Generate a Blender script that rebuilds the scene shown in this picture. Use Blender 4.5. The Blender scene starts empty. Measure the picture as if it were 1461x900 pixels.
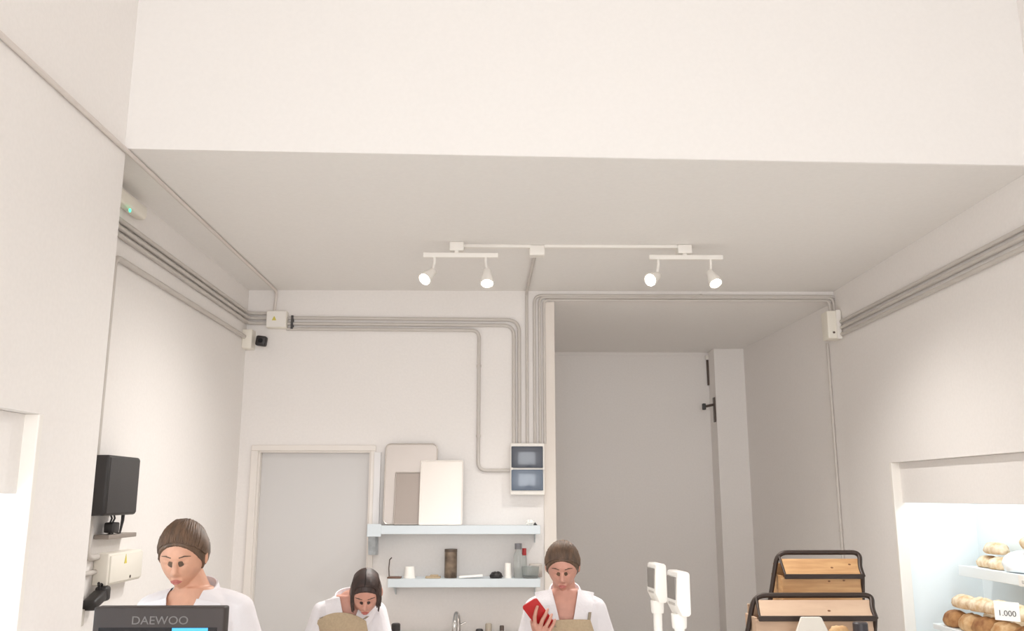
import bpy, bmesh, math, random
from mathutils import Vector, Matrix, Euler, noise
from mathutils.bvhtree import BVHTree
random.seed(7)
PI = math.pi
SC = bpy.context.scene
COL = SC.collection

# ------------------------------------------------------------------ camera
F = 1250.0; PITCH = math.atan(.206); YAW = math.radians(.69); EYE = 1.75
cam_d = bpy.data.cameras.new('camera'); cam = bpy.data.objects.new('camera', cam_d); COL.objects.link(cam)
cam.location = (0, 0, EYE)
cam.rotation_euler = (PI/2 + PITCH, 0, -YAW)
cam_d.sensor_width = 36; cam_d.lens = F/1461*36; cam_d.clip_start = .05
SC.camera = cam

def ray(px, py):
    x = (px-730.5)/F; y = -(py-450)/F
    d = Vector((x, math.cos(PITCH)-y*math.sin(PITCH), math.sin(PITCH)+y*math.cos(PITCH)))
    return Matrix.Rotation(-YAW, 3, 'Z') @ d
def P(px, py, ax, v):
    """world point on the plane axis ax = v that the photo shows at this pixel"""
    d = ray(px, py); o = Vector((0, 0, EYE))
    return o + d*((v-o[ax])/d[ax])
def Y(px, py, d): return P(px, py, 1, d)
def zy(py, d, px=730): return P(px, py, 1, d).z
def xy(px, d, py=700): return P(px, py, 1, d).x

# ------------------------------------------------------------------ materials
def lin(c):
    out = []
    for v in c:
        v /= 255
        out.append(v/12.92 if v <= .04045 else ((v+.055)/1.055)**2.4)
    return (*out, 1)
MATS = {}
def mat(name, rgb, rough=.5, metal=0, bump=0, scale=40, var=0, emit=None, estr=0, trans=0, alpha=1, rgb2=None, kind='noise', spec=.5, stretch=(1,1,1)):
    if name in MATS: return MATS[name]
    m = bpy.data.materials.new(name); m.use_nodes = True
    nt = m.node_tree; b = nt.nodes['Principled BSDF']
    b.inputs['Base Color'].default_value = lin(rgb)
    b.inputs['Roughness'].default_value = rough; b.inputs['Metallic'].default_value = metal
    b.inputs['Specular IOR Level'].default_value = spec
    if trans: b.inputs['Transmission Weight'].default_value = trans
    if alpha < 1: b.inputs['Alpha'].default_value = alpha
    if emit: b.inputs['Emission Color'].default_value = lin(emit); b.inputs['Emission Strength'].default_value = estr
    if bump or var or rgb2:
        tc = nt.nodes.new('ShaderNodeTexCoord'); mp = nt.nodes.new('ShaderNodeMapping')
        mp.inputs['Scale'].default_value = stretch
        nt.links.new(tc.outputs['Object'], mp.inputs['Vector'])
        if kind == 'wave':
            n = nt.nodes.new('ShaderNodeTexWave'); n.inputs['Scale'].default_value = scale
            n.inputs['Distortion'].default_value = 5; n.inputs['Detail'].default_value = 3; n.inputs['Detail Scale'].default_value = .6
        elif kind == 'voronoi':
            n = nt.nodes.new('ShaderNodeTexVoronoi'); n.inputs['Scale'].default_value = scale
        else:
            n = nt.nodes.new('ShaderNodeTexNoise'); n.inputs['Scale'].default_value = scale; n.inputs['Detail'].default_value = 5
        nt.links.new(mp.outputs['Vector'], n.inputs['Vector'])
        fac = n.outputs['Fac'] if kind != 'voronoi' else n.outputs['Distance']
        if rgb2 or var:
            r = nt.nodes.new('ShaderNodeValToRGB')
            c2 = rgb2 or tuple(max(0, v*(1-var)) for v in rgb)
            r.color_ramp.elements[0].position = .35; r.color_ramp.elements[1].position = .68
            r.color_ramp.elements[0].color = lin(c2); r.color_ramp.elements[1].color = lin(rgb)
            nt.links.new(fac, r.inputs['Fac']); nt.links.new(r.outputs['Color'], b.inputs['Base Color'])
        if bump:
            bp = nt.nodes.new('ShaderNodeBump'); bp.inputs['Strength'].default_value = bump; bp.inputs['Distance'].default_value = .01
            nt.links.new(fac, bp.inputs['Height']); nt.links.new(bp.outputs['Normal'], b.inputs['Normal'])
    MATS[name] = m
    return m
M_wall = mat('wall paint', (237, 233, 230), .75, bump=.05, scale=60, var=.012)
M_ceil = mat('ceiling paint', (236, 233, 230), .8, bump=.04, scale=50, var=.01)
M_bulk = mat('bulkhead paint', (228, 225, 222), .8, bump=.03, scale=50, var=.008)
M_floor = mat('floor tile', (222, 218, 212), .35, scale=3, var=.06)
M_pipe = mat('grey conduit', (200, 194, 188), .5)
M_white = mat('white plastic', (238, 234, 228), .4)
M_cream = mat('cream plastic', (236, 231, 220), .45)
M_door = mat('door paint', (208, 206, 205), .5, bump=.02, scale=30)
M_frame = mat('door frame paint', (230, 224, 218), .5)
M_black = mat('black plastic', (44, 41, 41), .45, bump=.03, scale=120)
M_grey = mat('dark grey plastic', (70, 68, 68), .5)
M_steel = mat('brushed steel', (214, 208, 202), .32, 1, bump=.03, scale=8, stretch=(1, 1, 12))
M_steel2 = mat('dull steel', (188, 180, 174), .45, 1, bump=.03, scale=8, stretch=(1, 1, 12))
M_shelf = mat('blue white enamel', (204, 212, 217), .35)
M_galv = mat('galvanised steel', (196, 202, 206), .4, .6, scale=25, var=.15)
M_smoke = mat('smoked door', (54, 62, 76), .12, spec=.8)
M_smoke_refl = mat('smoked door reflection tint', (92, 106, 124), .12, spec=.8)  # lower panel door: lighter tint stands in for reflections on the smoked plastic
M_yel = mat('yellow sticker', (214, 200, 92), .6)
M_green = mat('green led', (60, 230, 150), .4, emit=(60, 240, 160), estr=3)
M_bulb = mat('lit bulb', (255, 250, 240), .4, emit=(255, 247, 235), estr=14)
M_led = mat('led tube', (245, 250, 255), .4, emit=(235, 246, 255), estr=3)
M_case = mat('case enamel', (236, 242, 244), .4)
M_wood = mat('bin wood', (200, 158, 112), .55, bump=.05, scale=6, rgb2=(180, 136, 92), stretch=(1, 3, 9))
M_wood2 = mat('pale bin wood', (204, 176, 150), .55, bump=.05, scale=5, rgb2=(190, 160, 136), stretch=(1, 2, 4))
M_knot = mat('wood knot', (120, 78, 48), .6)
M_iron = mat('dark brown iron', (58, 46, 40), .45, .3)
M_crust = mat('bread crust', (188, 136, 84), .75, bump=.5, scale=18, rgb2=(226, 196, 152))
M_crust2 = mat('floured crust', (238, 224, 200), .85, bump=.4, scale=22, rgb2=(206, 170, 126))
M_crust3 = mat('dark crust', (140, 92, 56), .75, bump=.5, scale=16, rgb2=(196, 150, 100))
M_bag = mat('clear bag plastic', (240, 243, 245), .25, bump=.5, scale=14)
M_ink = mat('printed ink', (70, 66, 64), .7)
M_paper = mat('white card', (242, 240, 236), .7)
M_skin = mat('skin', (212, 160, 134), .5, scale=30, var=.04)
M_skin2 = mat('pink skin', (204, 150, 132), .5, scale=30, var=.05)
M_lip = mat('lip', (178, 104, 96), .45)
M_coat = mat('white cotton', (224, 220, 223), .85, bump=.15, scale=90)
M_apron = mat('beige apron cloth', (186, 166, 138), .9, bump=.2, scale=110, var=.05)
M_strap = mat('apron strap cloth', (150, 138, 122), .9)
M_trouser = mat('dark trousers cloth', (60, 58, 62), .9)
M_shoe = mat('shoe leather', (40, 38, 38), .5)
M_hair = mat('brown hair', (106, 80, 60), .5, bump=.12, scale=22, var=.3, stretch=(3, 1, 1))
M_hair2 = mat('dark brown hair', (70, 50, 44), .5, bump=.12, scale=22, var=.35, stretch=(1, 3, .5))
M_eye = mat('eye white', (232, 228, 222), .2)
M_iris = mat('iris', (84, 62, 46), .2)
M_red = mat('red phone case', (182, 34, 36), .35)
M_dkglass = mat('dark glass', (24, 24, 28), .1)
M_blue = mat('lit blue screen', (70, 160, 220), .4, emit=(64, 156, 216), estr=.75)
M_lcd = mat('grey lcd', (128, 122, 116), .2)
M_chrome = mat('chrome', (220, 220, 220), .08, 1)
M_clear = mat('clear bottle', (226, 230, 228), .08, trans=.85)
M_redcap = mat('red cap', (190, 50, 52), .4)
M_gcap = mat('grey cap', (130, 128, 132), .4)
M_can = mat('dark tin', (62, 48, 38), .4, scale=16, rgb2=(132, 114, 96), bump=0)
M_count = mat('counter laminate', (222, 214, 204), .4)
M_glass = mat('shop glass', (240, 245, 245), .02, trans=1)
M_brand = mat('grey lettering', (112, 108, 106), .4)
M_brass = mat('dark bronze', (92, 80, 74), .4, .5)

# ------------------------------------------------------------------ mesh helpers
def tag(o, label=None, cat=None, group=None, kind=None):
    if label: o['label'] = label
    if cat: o['category'] = cat
    if group: o['group'] = group
    if kind: o['kind'] = kind
    return o
def obj(name, bm, m, parent=None, smooth=False, loc=None):
    me = bpy.data.meshes.new(name)
    bmesh.ops.recalc_face_normals(bm, faces=bm.faces[:])
    bm.to_mesh(me); bm.free()
    if smooth:
        for p in me.polygons: p.use_smooth = True
        try: me.set_sharp_from_angle(angle=math.radians(40))
        except Exception: pass
    for mm in (m if isinstance(m, (list, tuple)) else [m]): me.materials.append(mm)
    o = bpy.data.objects.new(name, me); COL.objects.link(o)
    if parent: o.parent = parent
    if loc: o.location = loc
    return o
def thing(name, label, cat, loc=(0, 0, 0), rz=0, group=None):
    o = bpy.data.objects.new(name, None); COL.objects.link(o); o.empty_display_size = .05
    o.location = loc; o.rotation_euler = (0, 0, rz)
    return tag(o, label, cat, group)
def struct(name, bm, m, parent=None, smooth=False):
    o = obj(name, bm, m, parent, smooth)
    if not parent: o['kind'] = 'structure'
    return o
def B(): return bmesh.new()
def box(bm, a, b, bev=0, seg=2, mtx=None):
    lo = [min(a[i], b[i]) for i in range(3)]; hi = [max(a[i], b[i]) for i in range(3)]
    t = bmesh.new()
    vs = [t.verts.new((x, y, z)) for x in (lo[0], hi[0]) for y in (lo[1], hi[1]) for z in (lo[2], hi[2])]
    for f in ((0,1,3,2), (4,6,7,5), (0,4,5,1), (2,3,7,6), (0,2,6,4), (1,5,7,3)): t.faces.new([vs[i] for i in f])
    if bev:
        bmesh.ops.bevel(t, geom=t.edges[:], offset=bev, segments=seg, affect='EDGES', profile=.5)
    merge(bm, t, mtx); return bm
def merge(bm, t, mtx=None, mi=None):
    if mtx is not None: bmesh.ops.transform(t, matrix=mtx, verts=t.verts[:])
    mp = {}
    for v in t.verts: mp[v] = bm.verts.new(v.co)
    for f in t.faces:
        try:
            g = bm.faces.new([mp[v] for v in f.verts]); g.material_index = f.material_index if mi is None else mi
        except ValueError: pass
    t.free()
def sweep(bm, pts, r, n=12, closed_ends=True, rad=None):
    pts = [Vector(p) for p in pts]
    prev = None; rings = []
    for i, p in enumerate(pts):
        if i == 0: t = pts[1]-p
        elif i == len(pts)-1: t = p-pts[i-1]
        else: t = (pts[i+1]-p).normalized()+(p-pts[i-1]).normalized()
        t.normalize()
        if prev is None:
            a = Vector((0, 0, 1)) if abs(t.z) < .9 else Vector((1, 0, 0))
            u = t.cross(a).normalized()
        else:
            u = (prev - t*prev.dot(t)).normalized()
        prev = u; w = t.cross(u)
        rr = rad[i] if rad else r
        rings.append([bm.verts.new(p+u*math.cos(2*PI*k/n)*rr+w*math.sin(2*PI*k/n)*rr) for k in range(n)])
    for a, b in zip(rings, rings[1:]):
        for k in range(n): bm.faces.new((a[k], a[(k+1) % n], b[(k+1) % n], b[k]))
    if closed_ends:
        bm.faces.new(rings[0][::-1]); bm.faces.new(rings[-1])
    return bm
def fillet(pts, R, seg=7):
    pts = [Vector(p) for p in pts]; out = [pts[0]]
    for i in range(1, len(pts)-1):
        a, b, c = pts[i-1], pts[i], pts[i+1]
        u = (a-b); v = (c-b); r = min(R, u.length*.48, v.length*.48)
        u.normalize(); v.normalize()
        p0 = b+u*r; p2 = b+v*r
        for k in range(seg+1):
            t = k/seg
            q = p0*(1-t)**2 + b*2*t*(1-t) + p2*t*t
            # push toward a rounder arc
            out.append(q)
    out.append(pts[-1]); return out
def tube(bm, pts, r, R=.05, n=12): return sweep(bm, fillet(pts, R) if len(pts) > 2 else pts, r, n)
def lathe(bm, prof, n=24, mtx=None):
    t = bmesh.new(); rings = []
    for r, z in prof:
        rings.append([t.verts.new((r*math.cos(2*PI*k/n), r*math.sin(2*PI*k/n), z)) for k in range(n)])
    for a, b in zip(rings, rings[1:]):
        for k in range(n): t.faces.new((a[k], a[(k+1) % n], b[(k+1) % n], b[k]))
    t.faces.new(rings[0][::-1]); t.faces.new(rings[-1])
    merge(bm, t, mtx); return bm
def prism(bm, poly, axis, lo, hi, bev=0):
    """poly: 2D points in the two axes other than `axis` (in order), extruded lo..hi"""
    t = bmesh.new()
    def v3(p, h):
        c = list(p); c.insert(axis, h); return c
    a = [t.verts.new(v3(p, lo)) for p in poly]; b = [t.verts.new(v3(p, hi)) for p in poly]
    n = len(poly)
    t.faces.new(a[::-1]); t.faces.new(b)
    for k in range(n): t.faces.new((a[k], a[(k+1) % n], b[(k+1) % n], b[k]))
    if bev: bmesh.ops.bevel(t, geom=t.edges[:], offset=bev, segments=2, affect='EDGES', profile=.5)
    merge(bm, t); return bm
def rrect(x0, z0, x1, z1, r, seg=5):
    pts = []
    for cx, cz, a0 in ((x1-r, z1-r, 0), (x0+r, z1-r, 90), (x0+r, z0+r, 180), (x1-r, z0+r, 270)):
        for k in range(seg+1):
            a = math.radians(a0+90*k/seg); pts.append((cx+r*math.cos(a), cz+r*math.sin(a)))
    return pts
def blob(bm, c, s, seg=16, rot=(0, 0, 0), nz=0, nsc=6, seed=0, power=2):
    t = bmesh.new(); bmesh.ops.create_uvsphere(t, u_segments=seg*2, v_segments=seg, radius=1)
    for v in t.verts:
        n = v.co.normalized()
        k = 1+nz*noise.noise(n*nsc*.5+Vector((seed*3.1, seed*1.7, 0)))
        v.co = Vector((n.x*s[0], n.y*s[1], n.z*s[2]))*k
    m = Matrix.Translation(c) @ Euler(rot).to_matrix().to_4x4()
    merge(bm, t, m); return bm
def copy_tree(o, parent=None):
    c = o.copy(); COL.objects.link(c)
    if parent: c.parent = parent
    for ch in list(o.children): copy_tree(ch, c)
    return c
def text_mesh(s, size, m, name, parent, mtx, ext=.0006, sx=1.0):
    cu = bpy.data.curves.new(name, 'FONT'); cu.body = s; cu.size = size; cu.extrude = ext
    cu.align_x = 'CENTER'; cu.align_y = 'CENTER'
    t = bpy.data.objects.new('t', cu); COL.objects.link(t)
    bpy.context.view_layer.update()
    me = bpy.data.meshes.new_from_object(t.evaluated_get(bpy.context.evaluated_depsgraph_get()))
    bpy.data.objects.remove(t)
    me.transform(mtx @ Matrix.Diagonal((sx, 1, 1, 1)))
    me.name = name; me.materials.clear(); me.materials.append(m)
    o = bpy.data.objects.new(name, me); COL.objects.link(o)
    if parent: o.parent = parent
    return o

# ------------------------------------------------------------------ the room
XL, XLR, XR = -1.62, -1.83, 2.42      # front left wall, recessed left wall, right wall
YB, YP = 6.2, 8.5                     # back wall, far wall of the passage
ZC, ZP, ZT = 3.21, 3.132, 4.35        # rear ceiling, passage ceiling, front ceiling
YF = -3.8
PX0 = .377
YBL = 3.57
struct('floor', box(B(), (-2.6, YF-.2, -.1), (3.2, YP+.2, 0)), M_floor)
# left wall in front with the recess of the lit cabinet
bm = B()
LN = dict(y0=1.1, y1=3.125, z0=.75, z1=2.032)
box(bm, (XL, YF, 0), (XLR, LN['y0'], ZT)); box(bm, (XL, LN['y1'], 0), (XLR, YBL, ZT))
box(bm, (XL, LN['y0'], LN['z1']), (XLR, LN['y1'], ZT)); box(bm, (XL, LN['y0'], 0), (XLR, LN['y1'], LN['z0']))
struct('wall_left', bm, M_wall)
struct('wall_left_rear', box(B(), (XLR, YBL, 0), (XLR-.2, YP, ZC+.15)), M_wall)
bm = B()
RN = dict(y0=1.6, y1=5.51, z0=.75, z1=1.953)
box(bm, (XR, YF, 0), (XR+.06, RN['y0'], ZT)); box(bm, (XR, RN['y1'], 0), (XR+.2, YB, ZT))
box(bm, (XR, RN['y0'], RN['z1']), (XR+.06, RN['y1'], ZT)); box(bm, (XR, RN['y0'], 0), (XR+.06, RN['y1'], RN['z0']))
struct('wall_right', bm, M_wall)
bm = B(); prism(bm, [(XR, YB), (2.30, YP), (2.6, YP), (2.62, YB)], 2, 0, ZC); struct('wall_right_rear', bm, M_wall)
# back wall with the door opening and the passage
DX0, DX1, DZ = xy(366, YB), xy(528, YB), zy(643, YB, 450)
bm = B()
box(bm, (XLR, YB, 0), (DX0, YB+.14, ZC+.1)); box(bm, (DX1, YB, 0), (PX0, YB+.14, ZC+.1))
box(bm, (DX0, YB, DZ), (DX1, YB+.14, ZC+.1)); box(bm, (PX0, YB, ZP), (XR+.02, YB+.14, ZC+.1))
struct('wall_back', bm, M_wall)
struct('wall_passage_left', box(B(), (PX0, YB+.14, 0), (PX0-.1, YP, ZP)), M_wall)
struct('wall_passage_back', box(B(), (PX0-.2, YP, 0), (2.7, YP+.15, ZC)), M_wall)
struct('ceiling_passage', box(B(), (PX0-.1, YB+.14, ZP), (2.7, YP, ZP+.1)), M_ceil)
bm = B(); prism(bm, [(XLR-.1, 3.546), (XR+.1, 3.72), (XR+.1, YB+.05), (XLR-.1, YB+.05)], 2, ZC, ZC+.15); struct('ceiling', bm, M_ceil)
bm = B(); prism(bm, [(XLR, 3.55), (XR+.06, 3.713), (XR+.06, 3.93), (XLR, 3.77)], 2, ZC+.0015, ZT+.05); struct('wall_bulkhead', bm, M_bulk)
struct('ceiling_front', box(B(), (XLR-.1, YF, ZT), (XR+.2, 3.9, ZT+.1)), M_ceil)
# shop front behind the photographer: a wall with one large window
bm = B(); WX0, WX1, WZ0, WZ1 = -1.4, 2.2, .2, 4.0
box(bm, (XLR-.1, YF, 0), (WX0, YF-.15, ZT)); box(bm, (WX1, YF, 0), (XR+.2, YF-.15, ZT))
box(bm, (WX0, YF, WZ1), (WX1, YF-.15, ZT)); box(bm, (WX0, YF, 0), (WX1, YF-.15, WZ0))
struct('wall_front', bm, M_wall)
bm = B()
for x in (WX0, (WX0+WX1)/2-.03, WX1-.06): box(bm, (x, YF-.03, WZ0), (x+.06, YF-.1, WZ1))
for z in (WZ0, WZ1-.06): box(bm, (WX0, YF-.03, z), (WX1, YF-.1, z+.06))
w = struct('window_1', bm, M_frame)
# pilaster in the passage
px0, px1 = xy(1021, 8.25, 560), xy(1047, 8.25, 560)
struct('pilaster', box(B(), (px0, 8.25, 0), (2.36, YP, ZP), .004), M_wall)
# edge trim on the corner of the passage
cx0 = xy(776, YB)
struct('trim_1', box(B(), (cx0, YB-.012, 0), (PX0+.003, YB, zy(431, YB)), .002), mat('corner bead paint', (226, 218, 210), .6))
struct('trim_2', box(B(), (PX0, YP-.012, ZP-.03), (px0, YP, ZP)), M_wall)

# door
bm = B(); ox0, ox1, oz = xy(356, YB), xy(535, YB), zy(635, YB, 450)
for a, b in (((ox0, 0), (DX0, DZ)), ((DX1, 0), (ox1, DZ)), ((ox0, DZ), (ox1, oz))):
    box(bm, (a[0], YB-.02, a[1]), (b[0], YB-.0005, b[1]), .004)
for a, b in (((DX0, 0), (DX0+.012, DZ-.012)), ((DX1-.012, 0), (DX1, DZ-.012)), ((DX0, DZ-.012), (DX1, DZ))):
    box(bm, (a[0], YB+.0005, a[1]), (b[0], YB+.09, b[1]))
door = struct('door_1', box(B(), (DX0+.012, YB+.05, .01), (DX1-.012, YB+.09, DZ-.012), .002), M_door)
obj('door_frame', bm, M_frame, door)
bm = B(); hx, hz = DX1-.09, 1.0
lathe(bm, [(.026, 0), (.026, .008), (.01, .01), (.01, .045), (.0, .045)], 20, Matrix.Translation((hx, YB+.05, hz)) @ Matrix.Rotation(PI/2, 4, 'X'))
box(bm, (hx-.11, YB-.005, hz-.009), (hx+.01, YB+.012, hz+.009), .006); obj('door_handle', bm, M_steel, door, True)

# ------------------------------------------------------------------ lit display cabinets in the side walls
def cabinet(x0, side, n, fz, label, tube_y):
    """x0: wall face, side +1 = right wall. n: recess dict. fz: underside of the fascia."""
    e = thing('display_cabinet', label, 'display cabinet', (x0+side*.3, (n['y0']+n['y1'])/2, n['z0']))
    E = Matrix.Translation(e.location).inverted()
    xi, xo = x0+side*.062, x0+side*.50
    y0, y1, z0, z1 = n['y0'], n['y1'], n['z0'], n['z1']
    t = .03
    bm = B()
    box(bm, (xo, y0, z0), (xo+side*t, y1, z1), mtx=E)                 # back panel
    box(bm, (xi, y0, z1-.012), (xo, y1, z1+.02), mtx=E)               # roof
    box(bm, (xi, y0, z0-.02), (xo, y1, z0+.012), mtx=E)               # bottom
    for (a, b) in ((y0-.02, y0+.012), (y1-.012, y1+.02)): box(bm, (xi, a, z0), (xo, b, z1), mtx=E)
    obj('body', bm, M_case, e)
    obj('fascia', box(B(), (x0+side*.048, y0+.001, fz), (x0+side*.066, y1-.001, z1-.001), .002, mtx=E), M_wall, e)
    bm = B()
    box(bm, (x0-side*.003, y1-.03, z0), (x0+side*.066, y1-.0005, z1), .004, mtx=E)
    obj('jamb', bm, M_white, e)
    bm = B(); sweep(bm, [E @ Vector((x0+side*.13, y0+.1, z1-.05)), E @ Vector((x0+side*.13, y1-.1, z1-.05))], .014, 12)
    obj('light_tube', bm, M_led, e, True)
    L = bpy.data.lights.new('cabinet_lamp', 'AREA'); L.shape = 'RECTANGLE'; L.size = .12; L.size_y = y1-y0-.2
    lo = bpy.data.objects.new('cabinet_lamp', L); COL.objects.link(lo); lo.parent = e
    lo.location = E @ Vector((x0+side*.26, (y0+y1)/2, z1-.075)); L.color = (.9, .97, 1)
    return e, E, L
cabR, ER, LR = cabinet(XR, 1, RN, zy(717, 5.45, 1280), 'brightly lit white bread cabinet recessed in the right wall', 0)
cabL, EL, LL = cabinet(XL, -1, LN, 1.757, 'brightly lit white cabinet recessed in the left wall', 0)
LR.energy = 9; LL.energy = 16
# shelf of the right cabinet
sy1 = 5.36; sx = XR+.50
sz1 = 1.345
SHX = XR+.30
bm = B(); box(bm, (SHX, RN['y0']+.1, sz1-.012), (sx, sy1, sz1), .002, mtx=ER); box(bm, (SHX-.008, RN['y0']+.1, sz1-.055), (SHX+.004, sy1, sz1+.004), .002, mtx=ER)
obj('shelf', bm, M_case, cabR)
for yy in (4.62, 3.6):
    bm = B(); prism(bm, [(sx-.005, sz1-.012), (SHX+.03, sz1-.02), (SHX+.03, sz1-.045), (sx-.005, sz1-.2)], 1, yy-.006, yy+.006)
    bmesh.ops.transform(bm, matrix=ER, verts=bm.verts[:]); obj('shelf_bracket', bm, M_white, cabR)
# lower tray board in the right cabinet
LZ = 1.03
obj('tray_board', box(B(), (XR+.08, RN['y0']+.1, LZ-.03), (sx, 5.3, LZ), .003, mtx=ER), M_case, cabR)
# left cabinet shelf
obj('shelf', box(B(), (XL-.2, LN['y0']+.1, 1.29), (XL-.49, LN['y1']-.08, 1.305), .002, mtx=EL), M_case, cabL)

# loaves -----------------------------------------------------------------
def loaf(name, c, s, rz, m, label, cat, group, seed, tilt=0, slashes=3, bag=False):
    t = bmesh.new(); bmesh.ops.create_uvsphere(t, u_segments=32, v_segments=18, radius=1)
    for v in t.verts:
        n = v.co.copy(); k = 1+.09*noise.noise(n*2.2+Vector((seed*2.3, 0, seed)))+.04*noise.noise(n*6+Vector((seed, seed, 0)))
        z = n.z if n.z > -.45 else -.45+.12*(n.z+.45)
        sx_ = math.copysign(abs(n.x)**.85, n.x)
        groove = 0
        if slashes and n.z > .2:
            ph = (n.x*slashes*.5+n.y*.5)*PI*1.6
            groove = -.12*max(0, math.cos(ph))**6*(n.z-.2)
        v.co = Vector((sx_*s[0], n.y*s[1], (z+groove)*s[2]))*k
    bm = B(); merge(bm, t)
    zmin = min(v.co.z for v in bm.verts)
    o = obj(name, bm, m, None, True)
    o.location = (c[0], c[1], c[2]-zmin); o.rotation_euler = (0, tilt, rz)
    return tag(o, label, cat, group)
bx = SHX+.085
SH = [(.02, 5.22, 0, (.105, .055, .045), 1.5, M_crust2, 3, 'floured loaf at the far end of the cabinet shelf'),
      (.01, 5.07, 0, (.10, .06, .045), 1.65, M_crust2, 3, 'floured loaf between the far loaf and the white bag on the shelf'),
      (.01, 4.86, 0, (.115, .10, .075), 1.4, M_bag, 0, 'large white bagged loaf on the cabinet shelf'),
      (.0, 4.61, 0, (.12, .08, .07), 1.6, M_crust2, 3, 'nearest floured loaf on the cabinet shelf, beside the card'),
      (.03, 5.15, .078, (.10, .055, .045), 1.5, M_crust2, 3, 'floured loaf lying across the two far loaves on the shelf'),
      (.02, 4.72, .125, (.12, .07, .055), 1.55, M_crust2, 2, 'floured loaf resting on the bagged loaf on the shelf')]
for i, (dx, yy, dz, sz_, rz, m, sl, lab) in enumerate(SH):
    loaf('bread_loaf', (bx+dx, yy, sz1+dz), sz_, rz, m, lab, 'bread', 'loaves on the cabinet shelf', 1+i, slashes=sl)
low = [(.155, 5.16, 0, .10, .075, .062, 1.5, M_crust3, 'dark crusted loaf at the far end of the lower tray'),
       (.16, 4.99, 0, .12, .078, .062, 1.4, M_crust, 'brown loaf second from the far end of the lower tray'),
       (.16, 4.82, 0, .12, .080, .065, 1.7, M_crust3, 'dark loaf third from the far end of the lower tray'),
       (.16, 4.64, 0, .125, .080, .065, 1.5, M_crust, 'brown loaf under the price card on the lower tray'),
       (.165, 4.46, 0, .12, .080, .065, 1.6, M_crust3, 'nearest dark loaf on the lower tray'),
       (.36, 5.10, 0, .085, .085, .085, .4, M_crust2, 'pale round loaf at the far back of the lower tray'),
       (.36, 4.85, 0, .085, .09, .085, .7, M_crust2, 'pale loaf in the middle of the back of the tray'),
       (.17, 5.08, .108, .11, .07, .05, 1.45, M_crust2, 'floured loaf on top of the two far loaves on the tray'),
       (.17, 4.90, .112, .11, .072, .05, 1.6, M_crust2, 'floured loaf second from the far end atop the tray pile'),
       (.17, 4.73, .115, .11, .072, .05, 1.5, M_crust2, 'floured loaf behind the price card atop the tray pile'),
       (.17, 4.54, .115, .115, .075, .05, 1.55, M_crust2, 'nearest floured loaf on top of the tray pile')]
for i, (dx, yy, dz, a, b, c, rz, m, lab) in enumerate(low):
    loaf('bread_loaf', (XR+dx, yy, LZ+dz), (a, b*.88, c*.95), rz, m, lab, 'bread', 'loaves on the cabinet tray', 10+i)
# price cards
def price_card(c, w, h, s, label, rz):
    o = thing('price_card', label, 'price card', c, rz)
    obj('card', box(B(), (-w/2, -.001, 0), (w/2, .001, h), .0005), M_paper, o)
    text_mesh(s, h*.42, M_ink, 'printed_price', o, Matrix.Translation((0, -.0016, h*.38)) @ Matrix.Rotation(PI/2, 4, 'X'), .0003)
    return o
c = P(1438, 885, 0, XR+.07); price_card((XR+.07, c.y, c.z-.002), .115, .09, '1.000', 'white price card standing among the loaves on the tray', -PI/2+.75)
c = P(1462, 836, 0, SHX-.011); price_card((SHX-.011, c.y, sz1-.056), .10, .058, '1.80', 'white price card on the front edge of the cabinet shelf', -PI/2)

# ------------------------------------------------------------------ conduits
def conduit(name, pts, r, label, R=.06, m=M_pipe, group=None, clips=()):
    bm = B(); tube(bm, pts, r, R)
    o = obj(name, bm, m, None, True); tag(o, label, 'pipe', group)
    for c, ax in clips:
        b2 = B(); sweep(b2, [Vector(c)-Vector(ax)*.008, Vector(c)+Vector(ax)*.008], r+.004, 12); obj('clip', b2, m, o, True)
    return o
RP = .0125
yb = YB-RP-.001                   # pipe axis on the back wall
# box on the back wall
def jbox(name, x0, z0, x1, z1, y0, y1, label, sticker=None, axis='y'):
    e = thing(name, label, 'junction box', ((x0+x1)/2, (y0+y1)/2, z0))
    E = Matrix.Translation(e.location).inverted()
    obj('box', box(B(), (x0, y0, z0), (x1, y1, z1), .006, 3, mtx=E), M_cream, e, True)
    return e, E
a, b = Y(379, 467, 6.13), Y(409, 443, 6.13)
jb1, E1 = jbox('junction_box', a.x, a.z, b.x, b.z, 6.13, YB, 'cream junction box with yellow sticker high on the back wall')
obj('lid', box(B(), (a.x+.004, 6.124, a.z+.004), (b.x-.004, 6.132, b.z-.004), .003, mtx=E1), M_white, jb1)
c = Y(391, 454, 6.122); obj('warning_sticker', prism(B(), [(c.x-.016, c.z-.014), (c.x+.016, c.z-.014), (c.x, c.z+.018)], 1, 6.1225, 6.1245), M_yel, jb1)
bmesh.ops  # noqa
jb1.children[-1].data.transform(E1)
J1 = (a, b)
XPB = XLR+RP+.001
# four conduits along the recessed left wall, turning onto the back wall
ends = [446, 453, 460]
starts = [(171, 312), (171, 327), (170, 343)]
for i in range(3):
    zc_ = zy(ends[i]+1, yb, 372)
    s = P(*starts[i], 0, XPB)
    zz = (s.z*0+zc_)
    nm = ['topmost of the left wall conduits running into the cream junction box', 'second grey conduit from the top along the left wall', 'third grey conduit from the top along the left wall'][i]
    conduit('conduit', [(XPB, YBL-.1, zz), (XPB, yb, zz), (J1[0].x+.004, yb, zz)], RP, nm, .07)
# fourth: lower, thicker, into the corner box
c0 = zy(480, 6.1, 345)
a, b = Y(336, 497, 6.12), Y(361, 470, 6.12)
jb2, E2 = jbox('junction_box', XLR, a.z, b.x, b.z, 6.10, YB, 'plain white junction box tucked in the left back corner')
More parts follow.
